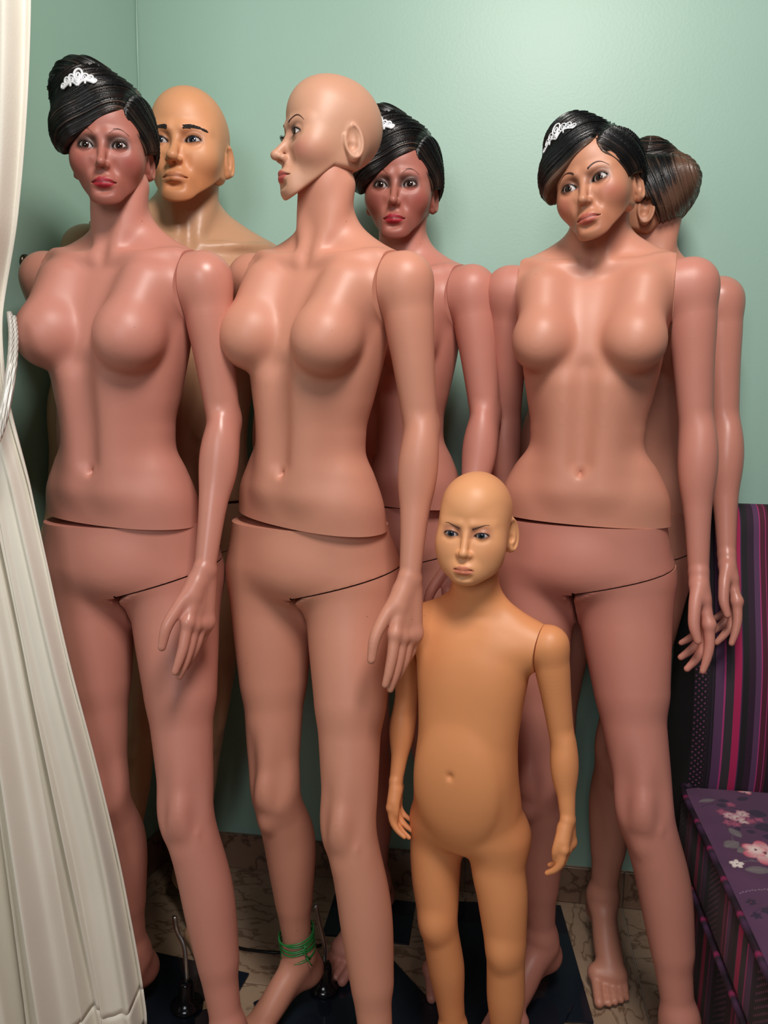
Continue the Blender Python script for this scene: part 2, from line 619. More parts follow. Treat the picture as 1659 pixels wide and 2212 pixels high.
bm = bmesh.new(); bm_box(bm, (0.001, 0.0, 0.002), (TS - 0.001, 0.011, 0.10), 0.0012)
skl_me = bm_mesh('skirting_tile_left', bm); skl_me.materials.append(M_SKIRT)
for k in range(0, 5):
    link('skirting_tile', skl_me, sl_, None, (k * TS, 0, 0))

# ------------------------------------------------------------------ mannequin pieces


SEAM = .149


def torso_mesh(name, bust, width, male=False, h=0.004):
    g = Grid((-0.24, -0.20, 1.0), (0.24, 0.16, 1.74), h)
    w = width; hw = 1.0 if w > .92 else 1.05
    tab = [(1.00, 0, .160 * hw, -.090, .105), (1.05, 0, .1535 * hw, -.092, .098), (1.10, 0, .147 * hw, -.095, .086),
           (1.148, 0, .128 * (.5 + .5 * hw), -.088, .072), (1.185, 0, .117 * w, -.085, .062), (1.225, 0, .115 * w, -.087, .062),
           (1.28, 0, .125 * w, -.096, .072), (1.33, 0, .135 * w, -.100, .080), (1.38, 0, .142 * w, -.096, .086),
           (1.43, 0, .147 * w, -.082, .086), (1.47, 0, .149 * w, -.064, .080), (1.50, 0, .138 * w, -.046, .072),
           (1.520, 0, .104 * w, -.036, .060), (1.540, 0, .069, -.031, .053), (1.565, 0, .0545, -.032, .047),
           (1.60, 0, .0490, -.037, .044), (1.645, 0, .0470, -.044, .041), (1.69, 0, .040, -.040, .036), (1.74, 0, .034, -.036, .032)]
    g.loft(tab, n=2.25, zr=(0.99, 1.705))
    for s in (-1, 1):
        g.cone((s * .06, .015, 1.49), (s * .175, .005, 1.472), .046, .050, .03)
        g.cone((s * .030, .026, 1.560), (s * .125, .018, 1.494), .024, .034, .03)
        # pectoral slope and breast
        b = bust
        g.cone((s * .085, -.045, 1.465), (s * .079, -.085, 1.395), .045, .050 * b, .03)
        g.ell((s * .080, -.090, 1.376), (.061 * b, .061 * b, .062 * b), .018)
        # clavicle
        g.chain([(s * .016, -.040, 1.508), (s * .07, -.042, 1.516), (s * .125, -.018, 1.522)], [.0080, .0075, .006], .022)
        g.cone((s * .014, -.034, 1.520), (s * .040, .004, 1.64), .009, .010, .022)
        g.ell((s * .070, -.046, 1.541), (.028, .014, .010), .02, True)
        
    for s in (-1, 1):
        g.cone((s * .036, -.074, 1.300), (s * .034, -.066, 1.120), .022, .020, .045)
    g.chain([(0, -.1165, 1.325), (0, -.1115, 1.25), (0, -.1025, 1.165)], [.013, .012, .008], .030, True)
    g.ell((0, -.060, 1.523), (.011, .012, .014), .018, True)
    g.ell((0, -.094, 1.147), (.0042, .011, .0085), .007, True)
    V, Q = g.mesh(name, 6)
    me = mesh_np(name, V, Q)
    sx = SEAM * w
    # seams: waist and shoulders
    cut_mesh(me, [((0, 0, 1.051), (-.02, 0, -1), None, True), ((sx, 0, 1.4), (1, 0, 0), lambda c: c.z > 1.27, True), ((-sx, 0, 1.4), (-1, 0, 0), lambda c: c.z > 1.27, True)])
    return me


def lower_meshes(name, mode='stride', h=0.0038):
    stride = mode == 'stride'
    g = Grid((-0.22, -0.40, -0.02), (0.36, 0.20, 1.07), h)
    # pelvis
    tab = [(0.86, 0, .166, -.078, .108), (0.93, 0, .166, -.088, .118), (0.97, 0, .163, -.091, .118),
           (1.01, 0, .158, -.091, .110), (1.046, 0, .1515, -.091, .099), (1.07, 0, .150, -.091, .099)]
    g.loft(tab, n=2.35, zr=(0.912, 1.08), rk=.07)
    for s in (-1, 1):
        g.ell((s * .075, .055, .93), (.085, .080, .090), .035)
    g.ell((0, -.048, .972), (.070, .044, .056), .035)

    def leg(hip, mid, knee, calf, ank, s):
        hip, mid, k, c, a = [np.array(v, float) for v in (hip, mid, knee, calf, ank)]
        up = hip + (hip - mid) * .25
        below = k * .70 + c * .30
        low = c * .42 + a * .58
        g.chain([up, hip, mid, k + (mid - k) * .22, k, below, c, low, a],
                [.078, .080, .0625, .0520, .0490, .0455, .0465, .0345, .0275], .045)
        g.cone(hip + (s * .012, .006, .02), mid + (s * .004, .004, .02), .078, .060, .03)
        g.ell(k + (0, -.022, -.002), (.029, .029, .042), .022)
        g.ell(k + (-.024 * s, -.004, -.005), (.024, .030, .050), .03)
        g.ell(k + (0, -.026, -.062), (.016, .018, .024), .018)
        g.ell(k + (-.040 * s, -.046, .045), (.010, .012, .045), .03, True)
        g.ell(k + (.034 * s, -.044, .045), (.010, .012, .045), .03, True)
        g.chain([k + (-.004 * s, .014, -.05), c + (.010 * -s, .018, .02), low + (0, .006, .03)], [.033, .036, .026], .03)

    def foot(ank, yaw, s):
        a = np.array(ank)
        f = np.array([math.sin(yaw), -math.cos(yaw), 0]); r = np.array([math.cos(yaw), math.sin(yaw), 0])
        heel = a + f * -.030; heel[2] = ank[2] - .055
        g.cone(a + (0, 0, .01), heel, .026, .025, .025)
        g.cone(heel, heel + f * .02 + np.array([0, 0, .05]), .024, .022, .02)
        ball = a + f * .120; ball[2] = .030
        mid = a + f * .055; mid[2] = ank[2] * .55 + .012
        g.chain([a + (0, 0, .01), a, mid, ball], [.0265, .0275, .028, .020], .025)
        g.cone(heel + np.array([0, 0, .01]), ball + r * s * .02, .022, .018, .03)
        g.cone(ball + r * s * .024, ball - r * s * .022, .017, .022, .012)
        sph = lambda o, z: a + f * o[0] + r * o[1] + np.array([0, 0, z - a[2]])
        for i, (o, ln, rr) in enumerate([(-.025, .056, .0120), (-.0055, .054, .0088), (.0090, .048, .0084), (.0225, .041, .0080), (.0345, .033, .0074)]):
            b0 = sph((.125, s * o), .024); b1 = sph((.125 + ln * .6, s * o * 1.02), .017); b2 = sph((.125 + ln, s * o), .011)
            g.chain([b0, b1, b2], [rr * 1.1, rr * .94, rr * .92], .0025)
        g.ell(a + r * .024 + (0, .004, 0), (.010, .012, .014), .012)
        g.ell(a - r * .024 + (0, .002, .006), (.010, .012, .014), .012)

    pelvis = g.F.copy()
    near = lambda q: ((q * .083, .008, .895), (q * .073, -.017, .715), (q * .060, -.046, .530), (q * .050, -.018, .375), (q * .042, -.006, .130))
    wide = lambda q: ((q * .083, .008, .895), (q * .086, -.012, .715), (q * .094, -.030, .530), (q * .102, -.010, .375), (q * .108, -.004, .130))
    if mode == 'forward':
        R_ = ((-.083, .008, .895), (-.071, -.017, .715), (-.055, -.050, .530), (-.040, -.020, .375), (-.022, -.008, .130))
    elif stride:
        R_ = ((-.083, .008, .895), (-.073, -.017, .715), (-.058, -.048, .530), (-.047, -.018, .375), (-.030, -.006, .130))
    else:
        R_ = wide(-1) if mode == 'right' else near(-1)
    leg(*R_, -1)
    foot(R_[4], math.radians(-18), -1)
    right = g.F.copy()
    g.F = pelvis.copy()
    if mode == 'forward':
        L_ = ((.083, .004, .895), (.116, -.058, .715), (.146, -.118, .535), (.186, -.138, .385), (.238, -.186, .130))
    elif stride:
        L_ = ((.083, .006, .895), (.117, -.034, .715), (.160, -.082, .535), (.202, -.086, .385), (.250, -.112, .130))
    else:
        L_ = near(1) if mode == 'right' else wide(1)
    leg(*L_, 1)
    foot(L_[4], math.radians(12), 1)
    left = g.F
    sl, X, Y, Z = g.block()
    both = smin(right, left, .02)
    t = ss(.66, .72, Z).astype(np.float32)
    seam = (Z - (.917 + .285 * X.clip(0, None)) + 0 * Y)
    side = (.5 * (left - right)).astype(np.float32)                     # negative where the left leg is nearer
    g.F = np.where(Z > .70, np.maximum(both, -(np.maximum(seam + .0045, side) - .0010)), right).astype(np.float32)
    V, Q = g.mesh(name, 14); me1 = mesh_np(name + '_body', V, Q)
    sn = Vector((.285, 0, -1))
    cut_mesh(me1, [((0, 0, 1.047), (-.012, 0, 1), None, True),
                   ((0, 0, .9176), sn, lambda c: c.x > .010 and c.z > .80 and c.z < .917 + .285 * c.x + .03, False)])
    g.F = np.where(Z > .70, np.maximum(both, side + .0012), left).astype(np.float32)
    V, Q = g.mesh(name, 14); me2 = mesh_np(name + '_leg', V, Q)
    cut_mesh(me2, [((0, 0, .9164), -sn, None, True)])
    return me1, me2


def hand(g, W, K, across, palm, flex, splay, thumb, S=1.0):
    """W wrist, K knuckle centre, across = towards the thumb side, palm = direction the palm faces"""
    W, K, ac, pn = [np.array(v, float) for v in (W, K, across, palm)]
    d = K - W; L = np.linalg.norm(d); d /= L
    ac = ac - d * (ac @ d); ac /= np.linalg.norm(ac)
    pn = pn - d * (pn @ d) - ac * (pn @ ac); pn /= np.linalg.norm(pn)
    offs = [.026, .0085, -.0085, -.024]
    fl_ = [.085, .091, .084, .066]
    for i in range(4):
        b = K + ac * offs[i] * S - d * (.004 * abs(i - 1)) * S
        g.cone(W + ac * offs[i] * .40 * S, b, .0125 * S, .0100 * S, .010 * S)
        dir_ = d + ac * splay[i]; dir_ /= np.linalg.norm(dir_)
        r = np.array([.0102, .0090, .0078, .0060]) * (.88 if i == 3 else 1) * S
        segs = [.44, .30, .26]
        P = [b]
        for j in range(3):
            a = math.radians(flex[i][j])
            dir_ = dir_ * math.cos(a) + pn * math.sin(a); dir_ /= np.linalg.norm(dir_)
            P.append(P[-1] + dir_ * fl_[i] * segs[j] * S)
        g.chain(P, r, .004 * S)
        g.ell(b - pn * .0010 * S, (.0098 * S,) * 3, .010 * S)
    # heel of the palm
    g.cone(W + ac * .012 * S + pn * .006 * S + d * .02 * S, W + ac * .022 * S + pn * .004 * S + d * .045 * S, .015 * S, .013 * S, .012 * S)
    g.cone(W - ac * .016 * S + pn * .004 * S + d * .02 * S, K - ac * .020 * S, .012 * S, .009 * S, .012 * S)
    T = [np.array(t, float) for t in thumb]
    g.chain(T, [.0135 * S, .0110 * S, .0098 * S, .0070 * S], .008 * S)


def arm_mesh(name, J, hd, S=1.0, h=0.0024, sx=.149, child=False):
    """J: shoulder, elbow, wrist; hd: arguments of the hand"""
    J = {k: np.array(v, float) for k, v in J.items()}
    pts = list(J.values()) + [np.array(t) for t in hd['thumb']] + [J['K'] + (J['K'] - J['W']) * 1.1]
    lo = np.min(pts, 0) - .07 * S; hi = np.max(pts, 0) + .07 * S
    g = Grid(lo, hi, h)
    Sh, El, W, K = J['S'], J['E'], J['W'], J['K']
    mid = Sh * .5 + El * .5
    dl_ = Sh + (El - Sh) * .18
    sg_ = 1 if Sh[0] > 0 else -1
    inner = Sh + np.array([-.05 * sg_, .0, -.004]) * S
    fm = El + (W - El) * .25
    g.chain([Sh + (Sh - El) * .02, Sh + (El - Sh) * .18, mid, El + (Sh - El) * .12, El, fm, El + (W - El) * .7, W],
            [.0435 * S, .0430 * S, .0365 * S, .0310 * S, .0300 * S, .0305 * S, .0220 * S, .0178 * S], .01)
    g.cone(inner, Sh, .0515 * S, .044 * S, .02 * S)
    g.ell(El + np.array([0.004 * sg_, .018, 0]) * S, (.016 * S, .018 * S, .024 * S), .02 * S)
    g.ell(El + (W - El) * .22 + np.array([0.006 * sg_, -.010, 0]) * S, (.023 * S, .023 * S, .060 * S), .03 * S)
    hand(g, W, K, hd['across'], hd['palm'], hd['flex'], hd['splay'], hd['thumb'], S)
    sgn = 1 if Sh[0] > 0 else -1
    V, Q = g.mesh(name, 6)
    me = mesh_np(name, V, Q)
    cut_mesh(me, [((sgn * (sx + .0012), 0, Sh[2]), (-sgn, 0, child * .10), lambda c: c.z > Sh[2] - (.19 if child else .13) * S, True)], 50)
    return me


def cut_mesh(me, planes, sharp=48):
    """planes: (point, normal, filter, fill) ; removes what lies on the normal's side and closes the seam"""
    bm = bmesh.new(); bm.from_mesh(me)
    for co, no, flt, fill in planes:
        co, no = Vector(co), Vector(no).normalized()
        fs = [f for f in bm.faces if flt is None or flt(f.calc_center_median())]
        es = list({e for f in fs for e in f.edges}); vs = list({v for f in fs for v in f.verts})
        r = bmesh.ops.bisect_plane(bm, geom=fs + es + vs, plane_co=co, plane_no=no, clear_outer=True, dist=1e-5)
        if fill:
            ce = [g for g in r['geom_cut'] if isinstance(g, bmesh.types.BMEdge) and g.is_valid]
            try:
                rr = bmesh.ops.edgeloop_fill(bm, edges=ce)
                for f in rr['faces']: f.smooth = False
            except Exception:
                pass
    bm.to_mesh(me); bm.free()
    me.set_sharp_from_angle(angle=math.radians(sharp))


def mirror_hd(J, hd):
    m = np.array([-1, 1, 1.0])
    return {k: np.array(v) * m for k, v in J.items()}, dict(hd, across=np.array(hd['across']) * m, palm=np.array(hd['palm']) * m,
                                                             thumb=[np.array(t) * m for t in hd['thumb']])


# ---- heads


def head_mesh(name, kind, paint, h=0.0015):
    """kind: dict of proportions.  Origin between the ears, face towards -y.  Returns mesh"""
    P = dict(eh=1.0, sock=0.0, cheek=0.0, jaw=.037, chin=.016, chinz=-.088, lip=1.0, nose=1.0, eye=1.0, brow=0.0, cran=(.073, .090, .083), face=.057, eyez=.003,
             lid=.0145, nosel=0.0, ear=1.0)
    P.update(kind)
    g = Grid((-.095, -.130, -.120), (.095, .110, .135), h)
    cr = P['cran']; ez = P['eyez']; cz = P['chinz']
    g.ell((0, .002, .040), cr, 0)
    g.ell((0, -.032, -.030), (P['face'], .060, .070), .025)
    g.cone((0, -.026, -.045), (0, -.066, cz + .004), .043 if P['cheek'] == 0 else .046, .020, .025)
    g.ell((0, -.026, .058), (.060, .060, .055), .02)
    for s in (-1, 1): g.ell((s * .038, -.040, .006), (.024, .034, .038), .03)
    g.ell((0, -.078, cz), (P['chin'] * 1.15, P['chin'], P['chin']), .012)
    for s in (-1, 1):
        g.cone((s * (P['jaw'] - .003), .000, -.040), (s * .014, -.072, cz), .016, .014, .024)
        g.ell((s * .0435, .006, -.012), (.018, .034, .040), .022)
        g.ell((s * .041, -.056, -.021), (.021, .022, .020), .03)
        g.cone((s * .012, -.083, .023), (s * .046, -.064, .024), .008 + P['brow'], .007 + P['brow'], .014)
        g.ell((s * .031, -.100 - P['sock'], ez + .001), (.021, .019, .0135), .012, True)
        if P['cheek'] > 0: g.ell((s * .030, -.050, -.050), (.030, .030, .034), .03)
    # nose
    n = P['nose']; nl = P['nosel']
    g.chain([(0, -.081, .016), (0, -.094, -.010), (0, -.106 - nl, -.031)], [.0062, .0068, .0078 * n], .009)
    g.ell((0, -.1075 - nl, -.033), (.0078 * n, .0080, .0074), .006)
    for s in (-1, 1):
        g.ell((s * .0095 * n, -.095 - nl * .6, -.0365), (.0062 * n, .0090, .0064), .007)
        g.ell((s * .0060 * n, -.101 - nl * .8, -.0435), (.0035, .0050, .0030), .003, True)
        if P['cheek'] == 0: g.ell((s * .021, -.092, -.047), (.005, .006, .016), .012, True)
    # mouth
    q = P['lip']
    g.ell((0, -.080, -.066), (.026, .020, .021), .016)
    g.ell((0, -.1045, -.052), (.0035, .005, .007), .006, True)
    for s in (-1, 1):
        g.chain([(s * .004, -.0985, -.0605), (s * .012, -.0960, -.0610), (s * .0215, -.0870, -.0650)], [.0052 * q, .0046 * q, .0022], .005)
        g.chain([(s * .001, -.0965, -.0715), (s * .011, -.0945, -.0710), (s * .0205, -.0870, -.0668)], [.0066 * q, .0054 * q, .0022], .005)
        g.chain([(0, -.107, -.0660), (s * .010, -.1035, -.0655), (s * .0225, -.090, -.0665)], [.0016, .0014, .0014], .0022, True)
    g.ell((0, -.0985, -.0815), (.014, .006, .0045), .010, True)
    # eyes: lid shell and almond opening
    e = P['eye']; eh = P['eh']
    for s in (-1, 1):
        c = np.array((s * .031, -.0765, ez))
        g.ell(c, (P['lid'],) * 3, .005)

        def almond(X, Y, Z, s=s, c=c):
            u = (X - c[0]) * s / (.0150 * e); z = Z - c[2] + .0005 - .0012 * u
            up = .0074 * e * eh * (1 - np.abs(u) ** 2.2); lo = -.0052 * e * eh * (1 - np.abs(u + .1) ** 2.0)
            d = np.maximum(z - up, lo - z)
            return np.maximum(d, (Y - (c[1] - .001)) * .8).astype(np.float32)
        g.apply(almond, c - (.018, .025, .012), c + (.018, .006, .012), 0.0, True)
    # ears
    E_ = P['ear']
    for s in (-1, 1):
        a = math.radians(-14 - 14 * P['cheek']) * s
        R = np.array([[math.cos(a), -math.sin(a), 0], [math.sin(a), math.cos(a), 0], [0, 0, 1]])
        t = math.radians(12)
        Rt = R @ np.array([[1, 0, 0], [0, math.cos(t), -math.sin(t)], [0, math.sin(t), math.cos(t)]])
        c = np.array((s * .0695, .010, -.004))
        g.ell(c, (.0075, .0165 * E_, .029 * E_), .007, rot=Rt)
        ring = []
        for ang in np.linspace(math.radians(-200), math.radians(70), 22):
            lc = np.array((s * .0055, -.0155 * E_ * math.cos(ang + math.pi), .0275 * E_ * math.sin(ang + math.pi) * -1))
            ring.append(c + Rt @ lc)
        g.chain(ring, [.0028] * len(ring), .005)
        g.ell(c + Rt @ np.array((s * .0065, -.001, .006)), (.0055, .0085 * E_, .0155 * E_), .004, True, rot=Rt)
        g.ell(c + Rt @ np.array((s * .006, -.003, -.008)), (.006, .0075 * E_, .0075 * E_), .004, True, rot=Rt)
        g.ell(c + Rt @ np.array((0, -.004, -.025 * E_)), (.0055, .0085, .0085), .005)
    # hollow under the jaw where the neck enters: flat slanted cut from nape to jaw
    g.cut(lambda X, Y, Z: np.where(Y > -.02, (-.047 - Z) - .0 * X, ((-.047 - .9 * (-.02 - Y)) - Z) + 0 * X).astype(np.float32) * .8, .006)
    V, Q = g.mesh(name, 3)
    me = mesh_np(name, V, Q)
    X, Y, Z = V.T.astype(np.float64)
    ax_ = np.abs(X)
    base = np.array(paint['base']); C = np.repeat(base[None], len(V), 0)

    def blend(col, w):
        nonlocal C
        w = np.clip(w, 0, 1)[:, None]; C = C * (1 - w) + np.array(col) * w
    front = ss(-.02, -.05, Y)
    if 'blush' in paint:
        blend(paint['blush'], paint.get('blush_w', .6) * front * np.exp(-(((ax_ - .048) / .020) ** 2 + ((Z + .026) / .017) ** 2)))
    if 'jaw' in paint:
        blend(paint['jaw'], .55 * front * ss(-.02, -.075, Z) * ss(.0, .05, ax_ + .02))
    if 'shadow' in paint:
        u = (ax_ - .031) / .023; w = ss(1.30, .55, np.abs(u + .1)) * ss(.027, .0125, Z - ez + .004 * np.abs(u)) * ss(-.010, -.003, Z - ez)
        blend(paint['shadow'], paint.get('shadow_w', .75) * front * w)
    # lids' liner
    u = (ax_ - .031) / (.0165 * e)
    up = .0079 * e * eh * (1 - np.abs(np.clip(u, -1.05, 1.05)) ** 2.2) - .0005 + .0012 * u
    lo_ = -.0057 * e * eh * (1 - np.abs(np.clip(u + .1, -1, 1)) ** 2.0) - .0005
    inx = ss(1.10, .95, np.abs(u))
    blend(paint.get('liner', (.02, .012, .01)), front * inx * ss(.0030, .0012, np.abs(Z - ez - up)) * .9)
    blend(paint.get('liner', (.02, .012, .01)), front * inx * ss(.0022, .0006, np.abs(Z - ez - lo_)) * .6)
    # lips
    u = ax_ / .0225
    top = -.0582 + .0016 * np.exp(-((ax_ - .006) / .004) ** 2) - .0085 * np.clip(u, 0, 1.2) ** 2.2
    bot = -.0772 + .0115 * np.clip(u, 0, 1.2) ** 2.4
    d = np.minimum(top - Z, Z - bot)
    blend(paint['lips'], front * ss(-.0008, .0010, d) * ss(1.04, .94, u) * (Y < -.07))
    blend(paint.get('mouthline', (.08, .02, .02)), front * ss(.0016, .0004, np.abs(Z + .066)) * ss(1.0, .9, u) * .8 * (Y < -.07))
    color_attr(me, C)
    return me


def eye_mesh(name, iris):
    V, Q = [], []
    rings = 14; seg = 20; r = .0127
    for i in range(rings + 1):
        a = math.pi * .62 * i / rings
        bulge = r + (.0006 if i < 5 else 0)
        for k in range(seg):
            b = 2 * math.pi * k / seg
            V.append((bulge * math.sin(a) * math.cos(b), -bulge * math.cos(a), bulge * math.sin(a) * math.sin(b)))
    for i in range(rings):
        for k in range(seg):
            l = (k + 1) % seg
            Q.append((i * seg + k, i * seg + l, (i + 1) * seg + l, (i + 1) * seg + k))
    me = mesh_np(name, V, Q)
    me.materials.append(M_EYEW); me.materials.append(iris); me.materials.append(M_PUPIL)
    idx = []
    for i in range(rings):
        a = math.pi * .62 * (i + .5) / rings
        m = 2 if a < .21 else (1 if a < .50 else (2 if a < .545 else 0))
        idx += [m] * seg
    me.polygons.foreach_set('material_index', np.array(idx, np.int32))
    me.update()
    return me


def on_surface(bvh, p, off=0.0004, axis=(0, 1, 0)):
    """project a point (x, ., z) onto the face from the front"""
    o = Vector((p[0], -.2, p[1]))
    hit, nrm, _, _ = bvh.ray_cast(o, Vector(axis))
    if hit is None: return None
    return np.array(hit + nrm * off)


def bvh_of(me):
    return BVHTree.FromPolygons([v.co.copy() for v in me.vertices], [tuple(p.vertices) for p in me.polygons])


def brow_mesh(bvh, s, kind, ez):
    items = []
    rnd = random.Random(3 + int(s))
    if kind == 'thin':
        arc = lambda t: (s * (.015 + .034 * t), ez + .021 + .0105 * math.sin(math.pi * min(1, .10 + t * .82)) - .004 * t * t)
        for k in range(9):
            t0 = .0 + k * .045
            pts = []
            for t in np.linspace(t0, min(1, t0 + .55), 8):
                x, z = arc(t)
                w = (1 - (t - t0) / .55) * (.0045 - .0004 * k)
                p = on_surface(bvh, (x, z - w), .0001)
                if p is not None: pts.append(p)
            if len(pts) > 3: items.append((np.array(pts), np.linspace(.00038, .00014, len(pts)), False))
        pts = [on_surface(bvh, arc(t), .0001) for t in np.linspace(.2, 1, 14)]
        items.append((np.array([p for p in pts if p is not None]), .00055, False))
    elif kind == 'arch':
        arc = lambda t: (s * (.014 + .036 * t), ez + .0185 + .0125 * math.sin(math.pi * min(1, .08 + t * .80)) - .005 * t * t)
        for o in (-.0016, -.0009, -.0002, .0005):
            pts = [on_surface(bvh, (arc(t)[0], arc(t)[1] + o * (1 - t)), .0001) for t in np.linspace(0, 1, 18)]
            pts = [p for p in pts if p is not None]
            items.append((np.array(pts), np.linspace(.0011, .0004, len(pts)), False))
    elif kind == 'child':
        arc = lambda t: (s * (.013 + .032 * t), ez + .0125 + .012 * t - .005 * max(0, t - .75) * 4 * .6)
        for o in (-.0007, 0, .0007):
            pts = [on_surface(bvh, (arc(t)[0], arc(t)[1] + o * (1 - t)), .0001) for t in np.linspace(0, 1, 18)]
            pts = [p for p in pts if p is not None]
            items.append((np.array(pts), np.linspace(.0009, .0004, len(pts)), False))
    else:   # bushy
        for k in range(170):
            t = rnd.random()
            x = s * (.014 + .037 * t); z = ez + .0165 + .0065 * math.sin(math.pi * min(1, .2 + t * .7)) + rnd.uniform(-.0034, .0034) * (1 - .6 * t)
            dx, dz = s * rnd.uniform(.003, .006), rnd.uniform(-.0005, .0025) * (1 - 1.4 * t)
            pts = [on_surface(bvh, (x + dx * a, z + dz * a), .0002) for a in (0, .5, 1)]
            if all(p is not None for p in pts): items.append((np.array(pts), .00060, False))
    return tubes('eyebrow', items, 4)


def lash_mesh(s, ez, e, ln=1.0, eh=1.0):
    items = []
    c = np.array((s * .031, -.0765, ez))
    for t in np.linspace(-.92, .98, 19):
        x = t * .0150 * e
        z = .0074 * e * eh * (1 - abs(t) ** 2.2) - .0005 + .0012 * t
        y = -math.sqrt(max(.0145 ** 2 - x * x - z * z, 1e-6))
        p0 = c + (s * x, y + .0003, z)
        out = np.array((s * (.25 * t + .10), -.72, .62)); L = (.0050 + .0030 * max(t, 0)) * ln
        items.append((np.array([p0, p0 + out * L * .55 + (0, 0, -.0006), p0 + out * L + (0, 0, .0012)]), np.array([.00042, .0003, .00012]), False))
    for t in np.linspace(-.2, .95, 8):
        x = t * .0150 * e; z = -.0052 * e * eh * (1 - abs(t + .1) ** 2.0) - .0005
        y = -math.sqrt(max(.0145 ** 2 - x * x - z * z, 1e-6))
        p0 = c + (s * x, y + .0003, z)
        out = np.array((s * (.3 * t + .05), -.5, -.75)); L = .0032 * ln
        items.append((np.array([p0, p0 + out * L * .5, p0 + out * L]), np.array([.0003, .0002, .0001]), False))
    return tubes('eyelashes', items, 4)


# ---- hair


SMOOTH = {}


def hair_mesh(name, style, h=0.0017):
    g = Grid((-.140, -.135, -.075), (.115, .135, .210), h)
    if style == 'updo':
        g.ell((-.005, .010, .062), (.088, .104, .098), 0)
        g.ell((-.046, -.010, .130), (.056, .060, .053), .018)
        g.ell((-.040, .010, .110), (.070, .080, .060), .02)
        g.ell((-.062, -.040, .040), (.042, .058, .055), .03)
        g.ell((.052, .012, .024), (.036, .062, .048), .03)
        g.ell((.02, .05, .085), (.055, .055, .05), .03)
        ap = (.038, .070)
        swo, rl = .52, .36
    else:
        g.ell((-.006, .006, .052), (.088, .102, .082), 0)
        g.ell((-.030, -.006, .108), (.062, .066, .060), .03)
        g.ell((-.060, -.040, .036), (.040, .056, .055), .03)
        g.ell((.050, .012, .024), (.036, .062, .048), .03)
        g.ell((.02, .05, .080), (.055, .055, .045), .03)
        ap = (.030, .073)
        swo, rl = .46, .42
    sl, X, Y, Z = g.block()
    ax, az = ap
    zL = az - swo * (ax - X).clip(0, None) - 1.2 * (ax - X).clip(0, None) ** 2
    xR = ax + rl * (az - Z)
    face = np.maximum(np.maximum((Z - zL) * .88, (X - xR) * .92), Y + .020)
    zb = np.interp(g.ax[1], [-.12, -.05, -.02, .012, .035, .06, .09], [-.012, -.008, .008, .016, -.012, -.040, -.050]).astype(np.float32)[None, :, None]
    low = (Z - zb) + 0 * X
    reg = np.minimum(face, low).astype(np.float32)
    # groove along the parting
    px = ax + .30 * (Z - az) + .10 * (Y + .09)
    g.F = g.F + (.0030 * np.exp(-((X - px) / .005) ** 2) * (Z > .05) * (Y < .03)).astype(np.float32)
    F0 = g.F.copy()
    g.F = smax(g.F, -reg, .006).astype(np.float32)
    # inside of the wig is hollow: keep only a shell above the skull
    V, Q = g.mesh(name, 2)
    me = mesh_np(name, V, Q)
    x, y, z = V.T.astype(np.float64)
    nrm = np.zeros(len(V) * 3); me.vertices.foreach_get('normal', nrm); nrm = nrm.reshape(-1, 3)
    # strand coordinate
    pxv = ax + .30 * (z - az) + .10 * (y + .09)
    left = x < pxv
    dx = (pxv - x).clip(0, None)
    s1 = z - (az - swo * dx - 1.2 * dx ** 2) + .35 * (y + .09).clip(0, .1) - .9 * (y + .02).clip(0, .2)
    th = np.arctan2(z - .02, -(y) + .02)
    s2 = .62 * (y + .09) + .80 * (z - .07) + 2.2 * ((y + .09).clip(0, .2)) ** 2 + .25 * (x - ax)
    # bun coils
    s = np.where(left, s1, s2 + 1.0)
    if style == 'updo':
        bun = ss(.132, .145, z + .10 * (y + .02) - .35 * (x + .06))
        s = np.where(bun > .5, z * 1.0 + .35 * x + .2 * y + 3.0, s)
    # geometric locks
    wv = lambda f, ph: np.sin(f * s + ph + 1.2 * np.sin(40 * x + ph) * .3 + 18 * y * .3)
    disp = .0014 * wv(620, 0) + .0011 * wv(1130, 1.7) + .0010 * wv(330, .6)
    mask = ss(.004, .012, np.abs(x - pxv))
    fc = np.maximum(np.maximum((z - (az - swo * dx - 1.2 * dx ** 2)) * .88, (x - (ax + rl * (az - z))) * .92), y + .020)
    disp = disp * (.15 + .85 * ss(.001, .012, fc))
    SMOOTH[name] = BVHTree.FromPolygons([Vector(v) for v in V], [tuple(map(int, q)) for q in Q])
    V2 = V + (nrm * (disp * (0.25 + .75 * mask))[:, None]).astype(np.float32)
    me.vertices.foreach_set('co', V2.ravel()); me.update()
    float_attr(me, s, 'strand')
    # brownish edge next to the hairline / nape
    zL_ = az - swo * dx - 1.2 * dx ** 2
    edge = np.exp(-np.clip(z - zL_, 0, 1) / .007) * left * (y < .0) * ss(.0, -.03, y)
    edge2 = np.exp(-np.clip(x - (ax + rl * (az - z)), 0, 1) / .006) * (~left) * ss(.0, -.03, y)
    b = (edge + edge2) * (.30 if style != 'updo' else .05) + (.085 if style == 'updo' else .055) * disp / .002 + (.02 if style == 'updo' else 0)
    if style == 'brown':
        b = b + .22 * ss(.01, .06, y) + .10
    if style == 'swept':
        b = b + .10 * ss(.03, .07, y) - .02
    float_attr(me, b, 'brown')
    return me


